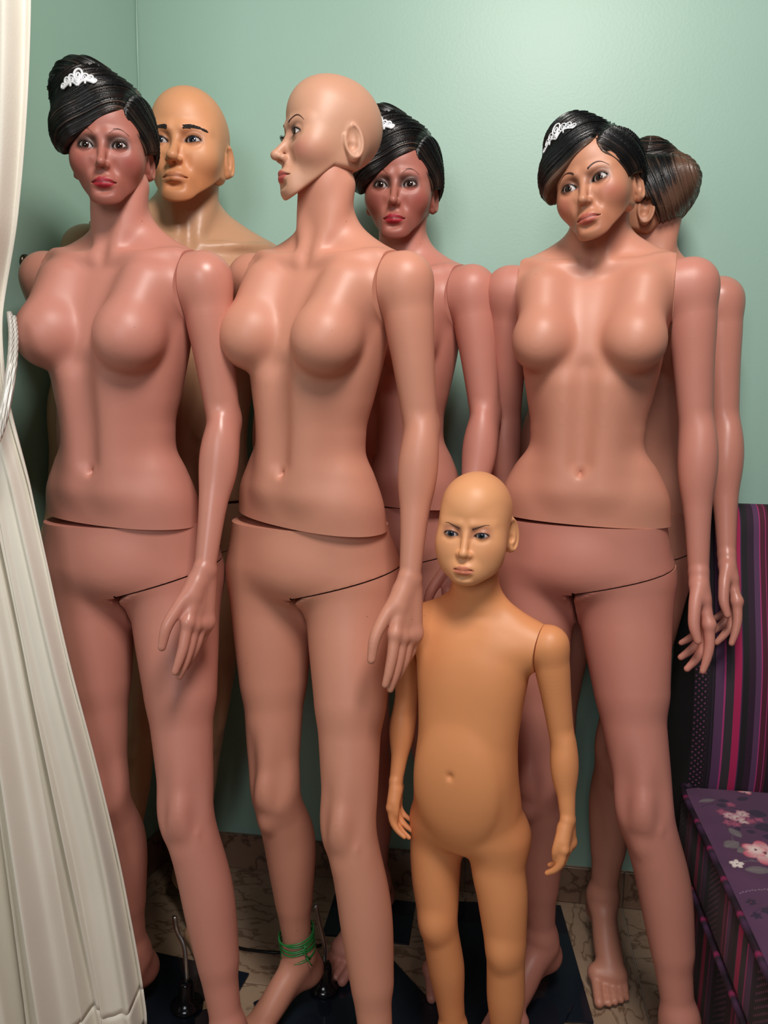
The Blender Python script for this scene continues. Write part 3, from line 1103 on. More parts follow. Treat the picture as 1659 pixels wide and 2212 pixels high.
def tiara_mesh(bvh, c, wdir, updir, out, S=1.0, thin=1.0):
    """scrolls of a small plastic tiara laid on the hair; c = centre, wdir/updir in the ornament's plane"""
    c, w, u, o = [np.array(v, float) for v in (c, wdir, updir, out)]
    w /= np.linalg.norm(w); o = o / np.linalg.norm(o); u = u - w * (u @ w); u /= np.linalg.norm(u)

    def put(a, b, off=.0032):
        p = c + w * a * S + u * b * S + o * .10
        hit, nrm, _, _ = bvh.ray_cast(Vector(p), Vector(-o))
        if hit is None: return c + w * a * S + u * b * S
        return np.array(hit) + o * off
    items = []

    def ring(a, b, ra, rb, r, tilt=0):
        pts = []
        for t in np.linspace(0, 2 * math.pi, 18, endpoint=False):
            x, y = ra * math.cos(t), rb * math.sin(t)
            pts.append(put(a + x * math.cos(tilt) - y * math.sin(tilt), b + x * math.sin(tilt) + y * math.cos(tilt)))
        items.append((np.array(pts), r * S, True))
    ring(0, .013, .0085, .0115, .0026)
    ring(0, .011, .0035, .0050, .0022)
    for s in (-1, 1):
        for a, b, ra, rb, t in [(.0145, .0070, .0062, .0075, .3), (.0255, .0045, .0056, .0062, .4), (.0355, -.0030, .0042, .0048, .3)]:
            ring(s * a, b, ra, rb, .0020, -s * t)
            ring(s * a, b - .0008, ra * .40, rb * .42, .0013, -s * t)
        pts = [put(s * a, b) for a, b in [(0, -.010), (.006, -.0045), (.012, -.0010), (.020, -.0015), (.028, -.0045), (.036, -.0085)]]
        items.append((catmull(pts, 4), .0024 * S, False))
        items.append((np.array([put(s * .0165, -.0020), put(s * .0168, -.0062), put(s * .0172, -.0085)]), .0022 * S, False))
    pts = [put(a, -.004) for a in (-.004, 0, .004)]
    items.append((np.array(pts), .0032 * S, False))
    pts = [put(a, -.0005) for a in (-.007, 0, .007)]
    items.append((np.array(pts), .0030 * S, False))
    return tubes('tiara', [(p, r * thin, cl) for p, r, cl in items], 6)


# ---- build the shared meshes
TORSO1 = torso_mesh('torso_full', .93, .94)
TORSO2 = torso_mesh('torso_slim', .85, .91)
LOWER, LEG = lower_meshes('lower_body')
LOWER0, LEG0 = lower_meshes('lower_body_forward', 'forward')
LOWER2, LEG2 = lower_meshes('lower_body_right', 'right')
LOWER3, LEG3 = lower_meshes('lower_body_left', 'left')

J1 = dict(S=(.166, .008, 1.480), E=(.194, .028, 1.242), W=(.213, -.064, .988), K=(.218, -.094, .898))
H1 = dict(across=(-.16, -.96, -.20), palm=(-.97, .16, 0), flex=[(2, 7, 6), (6, 8, 8), (10, 12, 10), (16, 16, 12)],
          splay=(.03, .0, -.03, -.06), thumb=[(.208, -.086, .968), (.196, -.120, .934), (.188, -.141, .906), (.184, -.150, .872)])
SX1, SX2 = SEAM * .94, SEAM * .91
ARM_L1 = arm_mesh('arm_left_a', J1, H1, sx=SX1)
JB = dict(S=(.166, .009, 1.480), E=(.205, .030, 1.242), W=(.238, -.028, .990), K=(.254, -.056, .898))
HB = dict(H1, across=(-.20, -.95, -.20), palm=(-.95, .20, 0), thumb=[(.234, -.048, .968), (.226, -.084, .932), (.224, -.106, .902), (.226, -.116, .868)])
ARM_LB = arm_mesh('arm_left_c', JB, HB, sx=SX1)
Jm, Hm = mirror_hd(dict(J1, E=(.170, .078, 1.242), W=(.160, .092, .986), K=(.162, .088, .895)), dict(H1, thumb=[(.154, .066, .966), (.145, .040, .930), (.142, .026, .898), (.144, .020, .862)]))
ARM_R1 = arm_mesh('arm_right_a', Jm, Hm, sx=SX1)
J2 = dict(S=(.163, .010, 1.476), E=(.190, .018, 1.232), W=(.214, -.012, .965), K=(.236, -.024, .872))
H2 = dict(across=(.10, -1, -.10), palm=(-.97, -.2, 0), flex=[(8, 12, 8), (20, 22, 16), (28, 28, 20), (36, 34, 22)],
          splay=(.04, 0, -.05, -.10), thumb=[(.214, -.036, .944), (.210, -.060, .910), (.211, -.070, .880), (.219, -.074, .855)])
ARM_L2 = arm_mesh('arm_left_b', J2, H2, sx=SX2)
Jm, Hm = mirror_hd(dict(J2, S=(.163, .026, 1.476), E=(.174, .095, 1.236), W=(.174, .112, .972), K=(.178, .108, .880)), dict(H2, thumb=[(.170, .090, .948), (.164, .068, .915), (.163, .058, .885), (.168, .054, .860)]))
ARM_R2 = arm_mesh('arm_right_b', Jm, Hm, sx=SX2)

RED_FACE = dict(base=srgb(170, 104, 90), lips=srgb(158, 28, 44), blush=srgb(150, 66, 62), blush_w=.55, shadow=(.035, .02, .016), shadow_w=.85, jaw=srgb(150, 84, 72))
BEIGE_FACE = dict(base=srgb(196, 146, 120), lips=srgb(184, 88, 82), blush=srgb(200, 116, 104), blush_w=.55, shadow=srgb(150, 105, 85), shadow_w=.6)
TAN_FACE = dict(base=srgb(186, 128, 99), lips=srgb(178, 92, 78), blush=srgb(176, 88, 78), blush_w=.55, shadow=srgb(100, 58, 42), shadow_w=.75, jaw=srgb(172, 106, 80))
MALE_FACE = dict(base=srgb(222, 156, 112), lips=srgb(206, 132, 92), mouthline=srgb(120, 60, 40), shadow=srgb(150, 92, 60), shadow_w=.7, jaw=srgb(196, 118, 70))
CHILD_FACE = dict(base=srgb(226, 160, 112), lips=srgb(212, 126, 98), mouthline=srgb(150, 80, 58), liner=(.03, .016, .012), blush=srgb(214, 140, 98), blush_w=.4, shadow=srgb(168, 108, 84), shadow_w=.8)
FEM = dict()
HEAD_RED = head_mesh('head_made_up', dict(lip=.95, nosel=.002, nose=.92, eye=.88), RED_FACE)
HEAD_BALD = head_mesh('head_bald', dict(lip=1.0, nosel=.004, eye=.92), BEIGE_FACE)
HEAD_TAN = head_mesh('head_tan', dict(lip=1.1, eye=1.02), TAN_FACE)
HEAD_MALE = head_mesh('head_male', dict(jaw=.050, chin=.020, chinz=-.092, lip=1.15, nose=1.2, nosel=.003, brow=.002, eye=.98, eh=.78, ear=.95, face=.060), MALE_FACE)
HEAD_CHILD = head_mesh('head_child', dict(jaw=.041, chin=.014, chinz=-.082, lip=1.05, nose=1.05, nosel=-.004, eye=.92, eh=.78, face=.063, sock=.004, cheek=1.0, brow=-.003, ear=1.22, lid=.0140), CHILD_FACE)
HAIR_UPDO = hair_mesh('hair_updo', 'updo')
HAIR_SWEPT = hair_mesh('hair_swept', 'swept')
HAIR_BROWN = hair_mesh('hair_brown', 'brown')
EYE_BROWN = eye_mesh('eye_brown', M_IRIS_BROWN)
EYE_BLUE = eye_mesh('eye_blue', M_IRIS_BLUE)
BVH = {m.name: bvh_of(m) for m in (HEAD_RED, HEAD_BALD, HEAD_TAN, HEAD_MALE, HEAD_CHILD)}
BVH_H = SMOOTH
BROWS = {}


def put_head(parent, me, loc, yaw, pitch, roll, eye, brow, brow_m, hair=None, tiara=None, e=1.0, scale=1.0, lash=1.0, eh=1.0):
    hd = link('head', me, parent, None, loc)
    set_mat(hd, M_FACE)
    R = Matrix.Rotation(math.radians(yaw), 4, 'Z') @ Matrix.Rotation(math.radians(pitch), 4, 'X') @ Matrix.Rotation(math.radians(roll), 4, 'Y')
    hd.rotation_euler = R.to_euler(); hd.scale = (scale,) * 3
    for s in (-1, 1):
        link('eye', eye, hd, None, (s * .031, -.0765, .003), (0, 0, 0))
        key = (me.name, s, brow)
        if key not in BROWS:
            BROWS[key] = (brow_mesh(BVH[me.name], s, brow, .003), lash_mesh(s, .003, e, lash, eh))
        link('eyebrow', BROWS[key][0], hd, brow_m)
        link('eyelashes', BROWS[key][1], hd, M_LASH)
    if hair is not None:
        h = link('hair', hair, hd, M_HAIR)
    if tiara is not None:
        t = link('tiara', tiara, hd, M_WHITE)
        t['label'] = 'small white plastic tiara of scrolls'
    return hd


TIARA_UP = tiara_mesh(BVH_H['hair_updo'], (-.036, -.07, .114), (.93, .30, .0), (0, 0, 1), (-.30, -.90, .32), 1.0)
TIARA_SW = tiara_mesh(BVH_H['hair_swept'], (-.040, -.07, .112), (.93, .25, .05), (0, 0, 1), (-.25, -.88, .42), 1.12, .55)


def female(label, O, yaw, torso, arml, armr, mats, low=(LOWER, LEG), hip=(0, 0), lean=0.0, loff=(.004, .002), turn=0.0, lift=.004, swing=0.0, lw=1.0):
    """lean tips everything above the waist seam sideways; hip shifts the lower body against the torso"""
    root = empty('mannequin', (O[0], O[1], lift), math.radians(yaw))
    props(root, label, 'mannequin')
    up = Matrix.Translation((0, 0, 1.05)) @ Matrix.Rotation(math.radians(lean), 4, 'Y') @ Matrix.Translation((0, 0, -1.05))
    for nm, me, m in (('torso', torso, mats[0]), ('arm', arml, mats[1]), ('arm', armr, mats[1])):
        o = link(nm, me or arml, root); set_mat(o, m)
        o.matrix_local = Matrix.Translation((0, 0, .0006 * abs(lean))) @ up @ (Matrix.Scale(-1, 4, (1, 0, 0)) if me is None else Matrix.Identity(4))
        if swing and me is arml:
            o.matrix_local = o.matrix_local @ Matrix.Translation((0, 0, 1.475)) @ Matrix.Rotation(math.radians(swing), 4, 'X') @ Matrix.Translation((0, 0, -1.475))
    p = link('lower_body', low[0], root, None, (hip[0] + loff[0], hip[1] + loff[1], 0), (0, 0, math.radians(turn)), (lw, 1, 1)); set_mat(p, mats[2])
    l = link('leg', low[1], root, None, (hip[0] + loff[0] + .002, hip[1] + loff[1], -.001), (0, 0, math.radians(turn)), (lw, 1, 1)); set_mat(l, mats[2])
    return root


def child_meshes(h=0.0032):
    """child-size shop form: one smooth shell from neck to feet"""
    g = Grid((-.17, -.16, -.02), (.17, .13, 1.04), h)
    tab = [(.44, 0, .098, -.058, .070), (.50, 0, .103, -.068, .076), (.56, 0, .099, -.077, .068), (.62, 0, .093, -.080, .058),
           (.68, 0, .090, -.078, .054), (.74, 0, .094, -.073, .058), (.80, 0, .101, -.068, .062), (.84, 0, .105, -.060, .062),
           (.872, 0, .104, -.048, .058), (.895, 0, .082, -.036, .050), (.912, 0, .058, -.030, .044), (.93, 0, .046, -.030, .040),
           (.955, 0, .0415, -.034, .036), (.985, 0, .039, -.034, .032), (1.03, 0, .030, -.026, .026)]
    g.loft(tab, n=2.25, zr=(.462, 1.03), rk=.05)
    for s in (-1, 1):
        g.cone((s * .04, .006, .865), (s * .125, .010, .860), .036, .036, .025)
        g.cone((s * .024, .012, .925), (s * .095, .012, .880), .020, .024, .025)
        g.ell((s * .050, .040, .475), (.055, .050, .060), .03)
    g.ell((0, -.058, .61), (.070, .026, .085), .035)
    g.ell((0, -.094, .640), (.004, .010, .006), .008, True)
    L = [((-.060, .0, .455), (-.055, -.010, .390), (-.043, -.022, .312), (-.030, -.010, .215), (-.014, .0, .075)),
         ((.062, .0, .455), (.075, -.006, .390), (.087, -.012, .300), (.090, -.008, .205), (.092, -.004, .075))]
    for (hip, mid, k, c, a), s in zip(L, (-1, 1)):
        hip, mid, k, c, a = [np.array(v) for v in (hip, mid, k, c, a)]
        g.chain([hip + (0, .004, .04), hip, mid, k + (mid - k) * .3, k, k * .6 + c * .4, c, c * .4 + a * .6, a],
                [.048, .0485, .0455, .0395, .0370, .0345, .0350, .0270, .0240], .022)
        g.ell(k + (0, -.016, -.002), (.022, .024, .030), .02)
        ball = a + (s * .012, -.075, 0); ball[2] = .024
        heel = a + (0, .018, 0); heel[2] = .030
        g.chain([a, (a + ball) / 2 + (0, 0, .006), ball], [.024, .023, .017], .012)
        g.cone(a, heel, .023, .020, .015); g.cone(heel, ball, .019, .017, .02)
        for i, (o, ln, rr) in enumerate([(-.016, .034, .010), (-.004, .031, .0075), (.006, .027, .007), (.014, .022, .0065), (.021, .017, .006)]):
            b0 = ball + (s * o, .0, -.004); b1 = ball + (s * (o * 1.1), -ln, -.011)
            g.cone(b0, b1, rr * 1.1, rr, .004)
    V, Q = g.mesh('child_body', 6)
    me = mesh_np('child_body', V, Q)
    cut_mesh(me, [((q * .1165, 0, .86), (q, 0, -.10), lambda c: c.z > .76, True) for q in (1, -1)], 50)
    return me


def male_torso(h=0.0045):
    g = Grid((-.28, -.20, 1.02), (.28, .19, 1.78), h)
    tab = [(1.04, 0, .158, -.095, .105), (1.10, 0, .152, -.095, .095), (1.18, 0, .145, -.092, .085), (1.26, 0, .150, -.098, .090),
           (1.34, 0, .165, -.108, .098), (1.42, 0, .180, -.112, .102), (1.48, 0, .190, -.100, .100), (1.53, 0, .188, -.076, .092),
           (1.56, 0, .150, -.056, .082), (1.585, 0, .098, -.044, .074), (1.61, 0, .070, -.042, .064), (1.65, 0, .061, -.046, .056),
           (1.70, 0, .057, -.052, .050), (1.75, 0, .048, -.042, .042), (1.78, 0, .044, -.040, .040)]
    g.loft(tab, n=2.3, zr=(1.045, 1.775))
    for s in (-1, 1):
        g.cone((s * .08, .01, 1.535), (s * .225, .005, 1.515), .058, .060, .03)
        g.cone((s * .035, .030, 1.630), (s * .16, .018, 1.556), .032, .040, .035)
        g.ell((s * .082, -.080, 1.445), (.080, .042, .058), .03)
        g.chain([(s * .018, -.056, 1.555), (s * .09, -.056, 1.568), (s * .165, -.026, 1.575)], [.009, .008, .007], .018)
        g.cone((s * .016, -.048, 1.565), (s * .046, .0, 1.70), .010, .012, .02)
        g.ell((s * .042, -.094, 1.27), (.034, .014, .09), .03)
    g.cone((0, -.135, 1.49), (0, -.118, 1.15), .010, .010, .025, True)
    g.ell((0, -.072, 1.572), (.013, .014, .016), .018, True)
    V, Q = g.mesh('male_torso', 6)
    me = mesh_np('male_torso', V, Q)
    cut_mesh(me, [((q * .194, 0, 1.5), (q, 0, 0), None, True) for q in (1, -1)])
    return me


# ------------------------------------------------------------------ the mannequins
A = female('pink female mannequin with black updo and tiara beside the white curtain', (-.490, 1.425), -18, TORSO1, ARM_L1, ARM_R1,
           (M_SKIN_ROSE, M_SKIN_GLOSS, M_SKIN_ROSE), (LOWER0, LEG0), lean=2.0, turn=14, lw=.95, loff=(.006, .002))
put_head(A, HEAD_RED, (.012, -.006, 1.682), 26, 0, -1, EYE_BROWN, 'thin', M_BROW, HAIR_UPDO, TIARA_UP, e=.88, scale=.86)
B = female('bald female mannequin in profile with a green wire around one ankle', (-.138, 1.42), -32, TORSO1, ARM_LB, ARM_R1,
           (M_SKIN, M_SKIN, M_SKIN), (LOWER0, LEG0), lean=3.5, turn=11, lw=.95, hip=(-.010, 0))
put_head(B, HEAD_BALD, (.040, .016, 1.704), -32, -3, 0, EYE_BROWN, 'arch', M_BROW, e=.92, scale=.93)
D = female('rear female mannequin with dark red face and tiara behind the bald one', (.030, 1.655), -38, TORSO1, ARM_L1, ARM_R1,
           (M_SKIN_ROSE, M_SKIN_ROSE, M_SKIN_ROSE), (LOWER3, LEG3), turn=26, lift=.010)
put_head(D, HEAD_RED, (.000, -.008, 1.676), 29, 0, 0, EYE_BROWN, 'thin', M_BROW, HAIR_UPDO, TIARA_UP, e=.88, scale=.93)
E_ = female('front female mannequin with head tilted, black hair and painted silver tiara', (.382, 1.46), -20, TORSO2, ARM_L2, ARM_R2,
            (M_SKIN, M_SKIN_ROSE, M_SKIN_ROSE), turn=-3, lift=.010, loff=(-.005, .002))
put_head(E_, HEAD_TAN, (.000, -.022, 1.636), -15, 0, -13, EYE_BROWN, 'arch', M_BROW, HAIR_SWEPT, TIARA_SW, e=1.0, scale=.885)
F_ = female('brown haired mannequin turned away at the right, by the sofa', (.516, 1.655), -20, TORSO2, ARM_L2, None,
            (M_SKIN, M_SKIN_GLOSS, M_SKIN), (LOWER2, LEG2), (-.030, -.026), 2.5, lift=.006, swing=-4.5)
put_head(F_, HEAD_TAN, (-.002, -.010, 1.652), -82, -12, 0, EYE_BROWN, 'arch', M_BROW, HAIR_BROWN, None, e=1.0, scale=.90)

C_ = empty('mannequin', (-.527, 1.705, .004))
C_.rotation_euler = (Matrix.Rotation(math.radians(3.6), 4, 'Y') @ Matrix.Rotation(math.radians(18), 4, 'Z')).to_euler()
props(C_, 'bald tan male mannequin standing in the corner behind two females', 'mannequin')
t = link('torso', male_torso(), C_, None, (0, 0, -.026), (0, 0, 0), (1.0, 1.0, 1.034)); set_mat(t, M_SKIN_TAN)
for sx_ in (1, -1):
    a = link('arm', ARM_L2, C_, None, (sx_ * .010, 0, 0), (0, 0, 0), (sx_ * 1.13, 1.06, 1.055)); set_mat(a, M_SKIN_TAN)
p = link('lower_body', LOWER2, C_, None, (.012, .02, 0), (0, 0, 0), (1.03, 1.0, 1.0)); set_mat(p, M_SKIN_TAN)
l = link('leg', LEG2, C_, None, (.014, .02, 0), (0, 0, 0), (1.03, 1.0, 1.0)); set_mat(l, M_SKIN_TAN)
put_head(C_, HEAD_MALE, (.002, -.01, 1.766), -22, -3, -3, EYE_BLUE, 'bushy', M_BROW_BLACK, e=.98, eh=.78, scale=1.06)

G_ = empty('mannequin', (.160, 1.297, .010), math.radians(-28))
props(G_, 'small bald child-size orange plastic shop mannequin in the front row', 'mannequin')
t = link('body', child_meshes(), G_); set_mat(t, M_SKIN_CHILD)
JC = dict(S=(.132, .012, .866), E=(.160, .028, .690), W=(.182, .004, .566), K=(.187, -.004, .520))
HC = dict(across=(-.10, -1, -.1), palm=(-1, .1, 0), flex=[(14, 30, 30), (18, 30, 30), (22, 32, 30), (26, 34, 30)], splay=(.0, 0, 0, 0),
          thumb=[(.178, -.006, .554), (.174, -.020, .535), (.171, -.024, .518), (.170, -.022, .504)])
ARM_LC = arm_mesh('arm_child_left', JC, HC, S=.70, h=.0020, sx=.1170, child=True)
Jm, Hm = mirror_hd(dict(JC, E=(.137, .018, .690), W=(.134, -.026, .566), K=(.133, -.034, .520)), dict(HC, thumb=[(.127, -.034, .554), (.123, -.047, .535), (.121, -.051, .518), (.121, -.050, .504)]))
ARM_RC = arm_mesh('arm_child_right', Jm, Hm, S=.70, h=.0020, sx=.1170, child=True)
for me_ in (ARM_LC, ARM_RC):
    a = link('arm', me_, G_); set_mat(a, M_SKIN_CHILD)
put_head(G_, HEAD_CHILD, (.000, -.004, 1.054), 8, -2, 0, EYE_BLUE, 'child', M_BROW, e=.92, eh=.78, scale=.82, lash=.6)

# ------------------------------------------------------------------ stands
M_GLASS = NT('dark_tempered_glass'); M_GLASS.setp(Base_Color=(.010, .014, .022, 1), Roughness=.08); M_GLASS = M_GLASS.m
M_BLACK = plain('glossy_black_plastic', (.006, .006, .008), .15)
M_STEEL = plain('brushed_steel', (.55, .55, .54), .3, 1.0)
M_BEIGEMETAL = plain('beige_painted_metal', srgb(150, 130, 105), .45)


def lathe(name, prof, n=24):
    V, Q = [], []
    for r, z in prof:
        for k in range(n):
            a = 2 * math.pi * k / n
            V.append((r * math.cos(a), r * math.sin(a), z))
    for i in range(len(prof) - 1):
        for k in range(n):
            l_ = (k + 1) % n
            Q.append((i * n + k, i * n + l_, (i + 1) * n + l_, (i + 1) * n + k))
    return mesh_np(name, V, Q)


def plate_mesh(w, d, t=.006):
    bm = bmesh.new(); bm_box(bm, (-w / 2, -d / 2, 0), (w / 2, d / 2, t), .0012)
    return bm_mesh('base_plate', bm)


CUP = lathe('cup', [(.001, 0), (.033, 0), (.034, .006), (.026, .011), (.0165, .022), (.0155, .055), (.012, .060), (.001, .060)])


_lowB = [c for c in B.children if c.name.startswith('lower_body')][0]
BH = (B.matrix_basis @ _lowB.matrix_basis) @ Vector((-.022 + .026, -.008 + .074, 0))      # just behind the raised heel


def stand(label, c, yaw, w, d, cup=None, rod=None, z=0.0005, rod_m=None):
    root = empty('mannequin_stand', (c[0], c[1], z), math.radians(yaw)); props(root, label, 'stand')
    link('base_plate', plate_mesh(w, d), root, M_GLASS)
    inv = Matrix.Rotation(-math.radians(yaw), 3, 'Z')
    tl = lambda p: inv @ Vector((p[0] - c[0], p[1] - c[1], p[2] - z))
    if cup is not None:
        cu = link('cup', CUP, root, M_BLACK, tl((cup[0], cup[1], .0065 + z)))
    if rod is not None:
        link('rod', tube('rod', catmull([tl(p) for p in rod], 6), .0055, 8, flat=.6), root, rod_m or M_STEEL)
    return root


stand('dark glass base plate with black cup behind the left mannequin heel by the curtain', (-.452, 1.430), -15, .27, .27, (-.402, 1.430),
      [(-.402, 1.430, .05), (-.402, 1.432, .095), (-.408, 1.445, .135), (-.425, 1.455, .165), (-.428, 1.452, .20)])
stand('dark glass base plate with black cup under the green wired ankle', (-.045, 1.405), 34, .32, .31, (BH[0], BH[1]),
      [(BH[0], BH[1], .05), (BH[0], BH[1] + .003, .10), (BH[0] - .012, BH[1] + .008, .155), (BH[0] - .020, BH[1] + .008, .200)])
stand('dark glass base plate by the wall under the rear tiara mannequin', (-.02, 1.712), -8, .21, .15)
stand('dark glass base plate under the tilted head mannequin, nearest the sofa', (.285, 1.592), -2, .345, .365)
stand('black glass base plate lying askew on another under the child mannequin', (.232, 1.398), -31, .27, .27, None,
      [(.150, 1.345, .006), (.150, 1.345, .04), (.149, 1.340, .09), (.147, 1.335, .13)], z=.0072, rod_m=M_BEIGEMETAL)

# ------------------------------------------------------------------ green wire round the ankle
nt = NT('green_wire'); nt.setp(Base_Color=(*srgb(40, 128, 62), 1), Roughness=.3); M_WIRE = nt.m
B_low = [c for c in B.children if c.name.startswith('lower_body')][0]
Bm = B.matrix_basis @ B_low.matrix_basis
items = []
for k, (z, tlt, r) in enumerate([(.186, .26, .0335), (.182, .20, .0340), (.178, .10, .0336), (.170, .18, .0336), (.165, .02, .0338), (.159, .12, .0334), (.144, .22, .0325), (.141, .24, .0330)]):
    cc = Bm @ Vector((-.022 - .075 * (z - .13), -.008 - .05 * (z - .13), z))
    pts = [(cc[0] + r * 1.07 * math.cos(a), cc[1] + r * 1.07 * math.sin(a), cc[2] + r * tlt * math.cos(a - .3) + .0012 * math.sin(3 * a + k)) for a in np.linspace(0, 2 * math.pi, 30, endpoint=False)]
    items.append((np.array(pts), .0016, True))
kc = Bm @ Vector((-.0246, -.0098, .165))
kx, ky = kc[0] + .018, kc[1] - .030
for a, b in [((0, 0, .016), (.004, 0, -.014)), ((-.006, 0, .010), (.012, 0, -.018)), ((.003, 0, -.008), (.016, -.003, -.030)), ((-.004, 0, -.01), (.004, .002, .014))]:
    p, q = np.array([kx, ky, kc[2]]) + a, np.array([kx, ky, kc[2]]) + b
    items.append((np.array([p, (p + q) / 2 + (0, -.004, 0), q]), .0013, False))
wr = link('wire_wrap', tubes('wire_wrap', items, 6), None, M_WIRE)
props(wr, 'green wire wound and knotted around the bald mannequin ankle', 'wire')

# ------------------------------------------------------------------ litter and cord on the floor
M_CARD = plain('tan_cardboard', srgb(176, 140, 104), .9)
for (x, y, rz, lab) in [(-.352, 1.434, .3, 'tan cardboard scrap lying nearer the curtain behind the left leg'), (-.318, 1.400, 1.0, 'torn tan cardboard scrap beside the left front foot')]:
    bm = bmesh.new(); bm_box(bm, (-.014, -.009, 0), (.014, .009, .002))
    bm.verts.ensure_lookup_table(); bm.verts[0].co.x -= .004; bm.verts[3].co.y += .003
    props(link('cardboard_scrap', bm_mesh('cardboard_scrap', bm), None, M_CARD, (x, y, .0072 if x < -.33 else .0005), (0, 0, rz)), lab, 'scrap', 'cardboard scraps on the floor')
cord = link('power_cord', tube('power_cord', catmull([(-.355, 1.64, .004), (-.335, 1.61, .004), (-.29, 1.597, .004), (-.20, 1.592, .004), (-.13, 1.62, .004)], 8), .0035, 8), None, M_BLACK)
props(cord, 'thin black cord lying on the floor behind the legs', 'cord')

# ------------------------------------------------------------------ curtain
nt = NT('ivory_satin_curtain')
nz = noise(nt, 6, 3); r_ = ramp(nt, nz.outputs['Fac'], [(0.3, srgb(234, 228, 214)), (0.7, srgb(240, 235, 222))])
nt.l(r_.outputs['Color'], nt.b.inputs['Base Color']); nt.setp(Roughness=.55)
nt.b.inputs['Sheen Weight'].default_value = .25
wv = noise(nt, 700, 2, mapscale=(1, 1, .25)); bump(nt, wv.outputs['Fac'], .25, .001)
M_CURT = nt.m


def curtain_fn():
    zs = [2.30, 1.84, 1.535, 1.398, 1.30, 1.09, .80, .577, .30, .098, .03]
    xr = [-.500, -.512, -.566, -.612, -.618, -.585, -.545, -.512, -.478, -.456, -.450]
    yr = [1.19, 1.20, 1.235, 1.265, 1.265, 1.265, 1.27, 1.27, 1.275, 1.28, 1.28]
    xl = [-.80, -.80, -.80, -.82, -.82, -.82, -.80, -.80, -.80, -.80, -.80]
    Zs = zs[::-1]
    f = lambda arr, z: cubic(np.array(Zs), np.array(arr[::-1]), z)
    return lambda z: (f(xl, z), f(xr, z), f(yr, z))


cf = curtain_fn()
NU, NV = 300, 170
zt = np.linspace(2.30, .0, NV)
U = np.linspace(0, 1, NU)[None, :]
zz = np.repeat(zt[:, None], NU, 1)
xl, xr, yr = [v[:, None] for v in cf(zt)]
open_ = ss(1.42, .10, zz)                                # how far the folds have fanned out below the tieback
hem = .078 + .026 * np.sin(7.0 * U + .2) + .007 * np.sin(19 * U + 1.0) - .040 * ss(.80, .88, U)
vz = (2.30 - zz) / 2.30
zz = 2.30 - vz * (2.30 - hem)
X = xl + (xr - xl) * U
W_ = U + .012 * np.sin(2 * math.pi * (2.3 * U + .8 * vz)) + .008 * np.sin(2 * math.pi * (5.1 * U - .6 * vz + .3))
ph = 2 * math.pi * W_
top = ss(1.25, 1.75, zz)
sharp = lambda a: np.sin(a + .28 * np.sin(a))                     # folds with a steeper side
yo = ((.011 + .015 * open_) * sharp(ph * 4.1 + 1.1) * (1 - .3 * top) + (.004 + .012 * open_) * sharp(ph * 10.2 + 2.0) * (1 - .6 * top)
      + .0045 * np.sin(ph * 17.0 + .5) * (.4 + .6 * open_) * (1 - .8 * top) + .0022 * np.sin(ph * 31 + 5 * vz) * (1 - top) * (1 - .5 * open_) + .012 * top * np.sin(ph * 6.1 + .9))
xo = (.010 * open_ * np.sin(ph * 4.1 + 2.5) + .004 * open_ * np.sin(ph * 10.2 + .4)) * (1 - .7 * top)
edge = ss(1.0, .93, U)
Y = 1.02 + (yr - 1.02) * (U ** .6) + yo * edge
X = X + xo * edge
# a front layer of the cloth ends short of the leading edge
lay = ss(.80, .83, U) * ss(.95, .35, zz)
Y = Y + .040 * lay
# small creases under the tieback, and the hem's stitch line
Y = Y + .0025 * np.sin(ph * 24 + 6 * zz) * np.exp(-((zz - 1.18) / .16) ** 2)
st = zz - hem
Y = Y + .0011 * np.exp(-((st - .088) / .0028) ** 2) - .0004 * (st < .088)
V = np.stack([X, Y, zz], -1).reshape(-1, 3)
i = np.arange(NV - 1)[:, None] * NU + np.arange(NU - 1)[None, :]
Q = np.stack([i, i + 1, i + NU + 1, i + NU], -1).reshape(-1, 4)
hemrow = (st.reshape(NV, NU)[:-1, :-1] < .088).reshape(-1)
curtain = empty('curtain', (-.75, 1.1, 0)); props(curtain, 'ivory satin curtain hanging in long folds at the left edge', 'curtain')


def sheet(name, sel):
    q = Q[sel]; used = np.unique(q); mp = np.full(len(V), -1); mp[used] = np.arange(len(used))
    me = mesh_np(name, V[used] - np.array((-.75, 1.1, 0)), mp[q])
    o = link(name, me, curtain, M_CURT)
    md = o.modifiers.new('solid', 'SOLIDIFY'); md.thickness = .0018; md.offset = 0
    return o


sheet('drape', ~hemrow)
sheet('hem', hemrow)

nt = NT('silver_braided_rope')
wv = nt.n('ShaderNodeTexWave', i_Scale=160.0, i_Distortion=.5); tc = nt.n('ShaderNodeTexCoord'); nt.l(tc.outputs['Object'], wv.inputs['Vector'])
r_ = ramp(nt, wv.outputs['Fac'], [(0, srgb(150, 146, 138)), (1, srgb(226, 222, 214))]); nt.l(r_.outputs['Color'], nt.b.inputs['Base Color'])
nt.setp(Roughness=.35, Metallic=.2); bump(nt, wv.outputs['Fac'], .3, .001)
M_ROPE = nt.m
rope = empty('tieback_rope', (-.60, 1.22, 1.3)); props(rope, 'silver braided tieback rope looped around the curtain', 'rope')
base = np.array([(-0.602, 1.262, 1.413), (-0.593, 1.245, 1.38), (-0.586, 1.222, 1.343), (-0.583, 1.2, 1.304), (-0.583, 1.18, 1.266), (-0.589, 1.16, 1.225), (-0.604, 1.135, 1.185), (-0.64, 1.12, 1.152)])
for k, (dx, dy, dz) in enumerate([(0, 0, 0), (.006, .001, -.006), (.003, -.004, -.010)]):
    P = catmull([p + np.array((dx, dy, dz)) - np.array((-.60, 1.22, 1.3)) for p in base], 8)
    link('cord', tube('cord', P, .0042, 8), rope, M_ROPE)

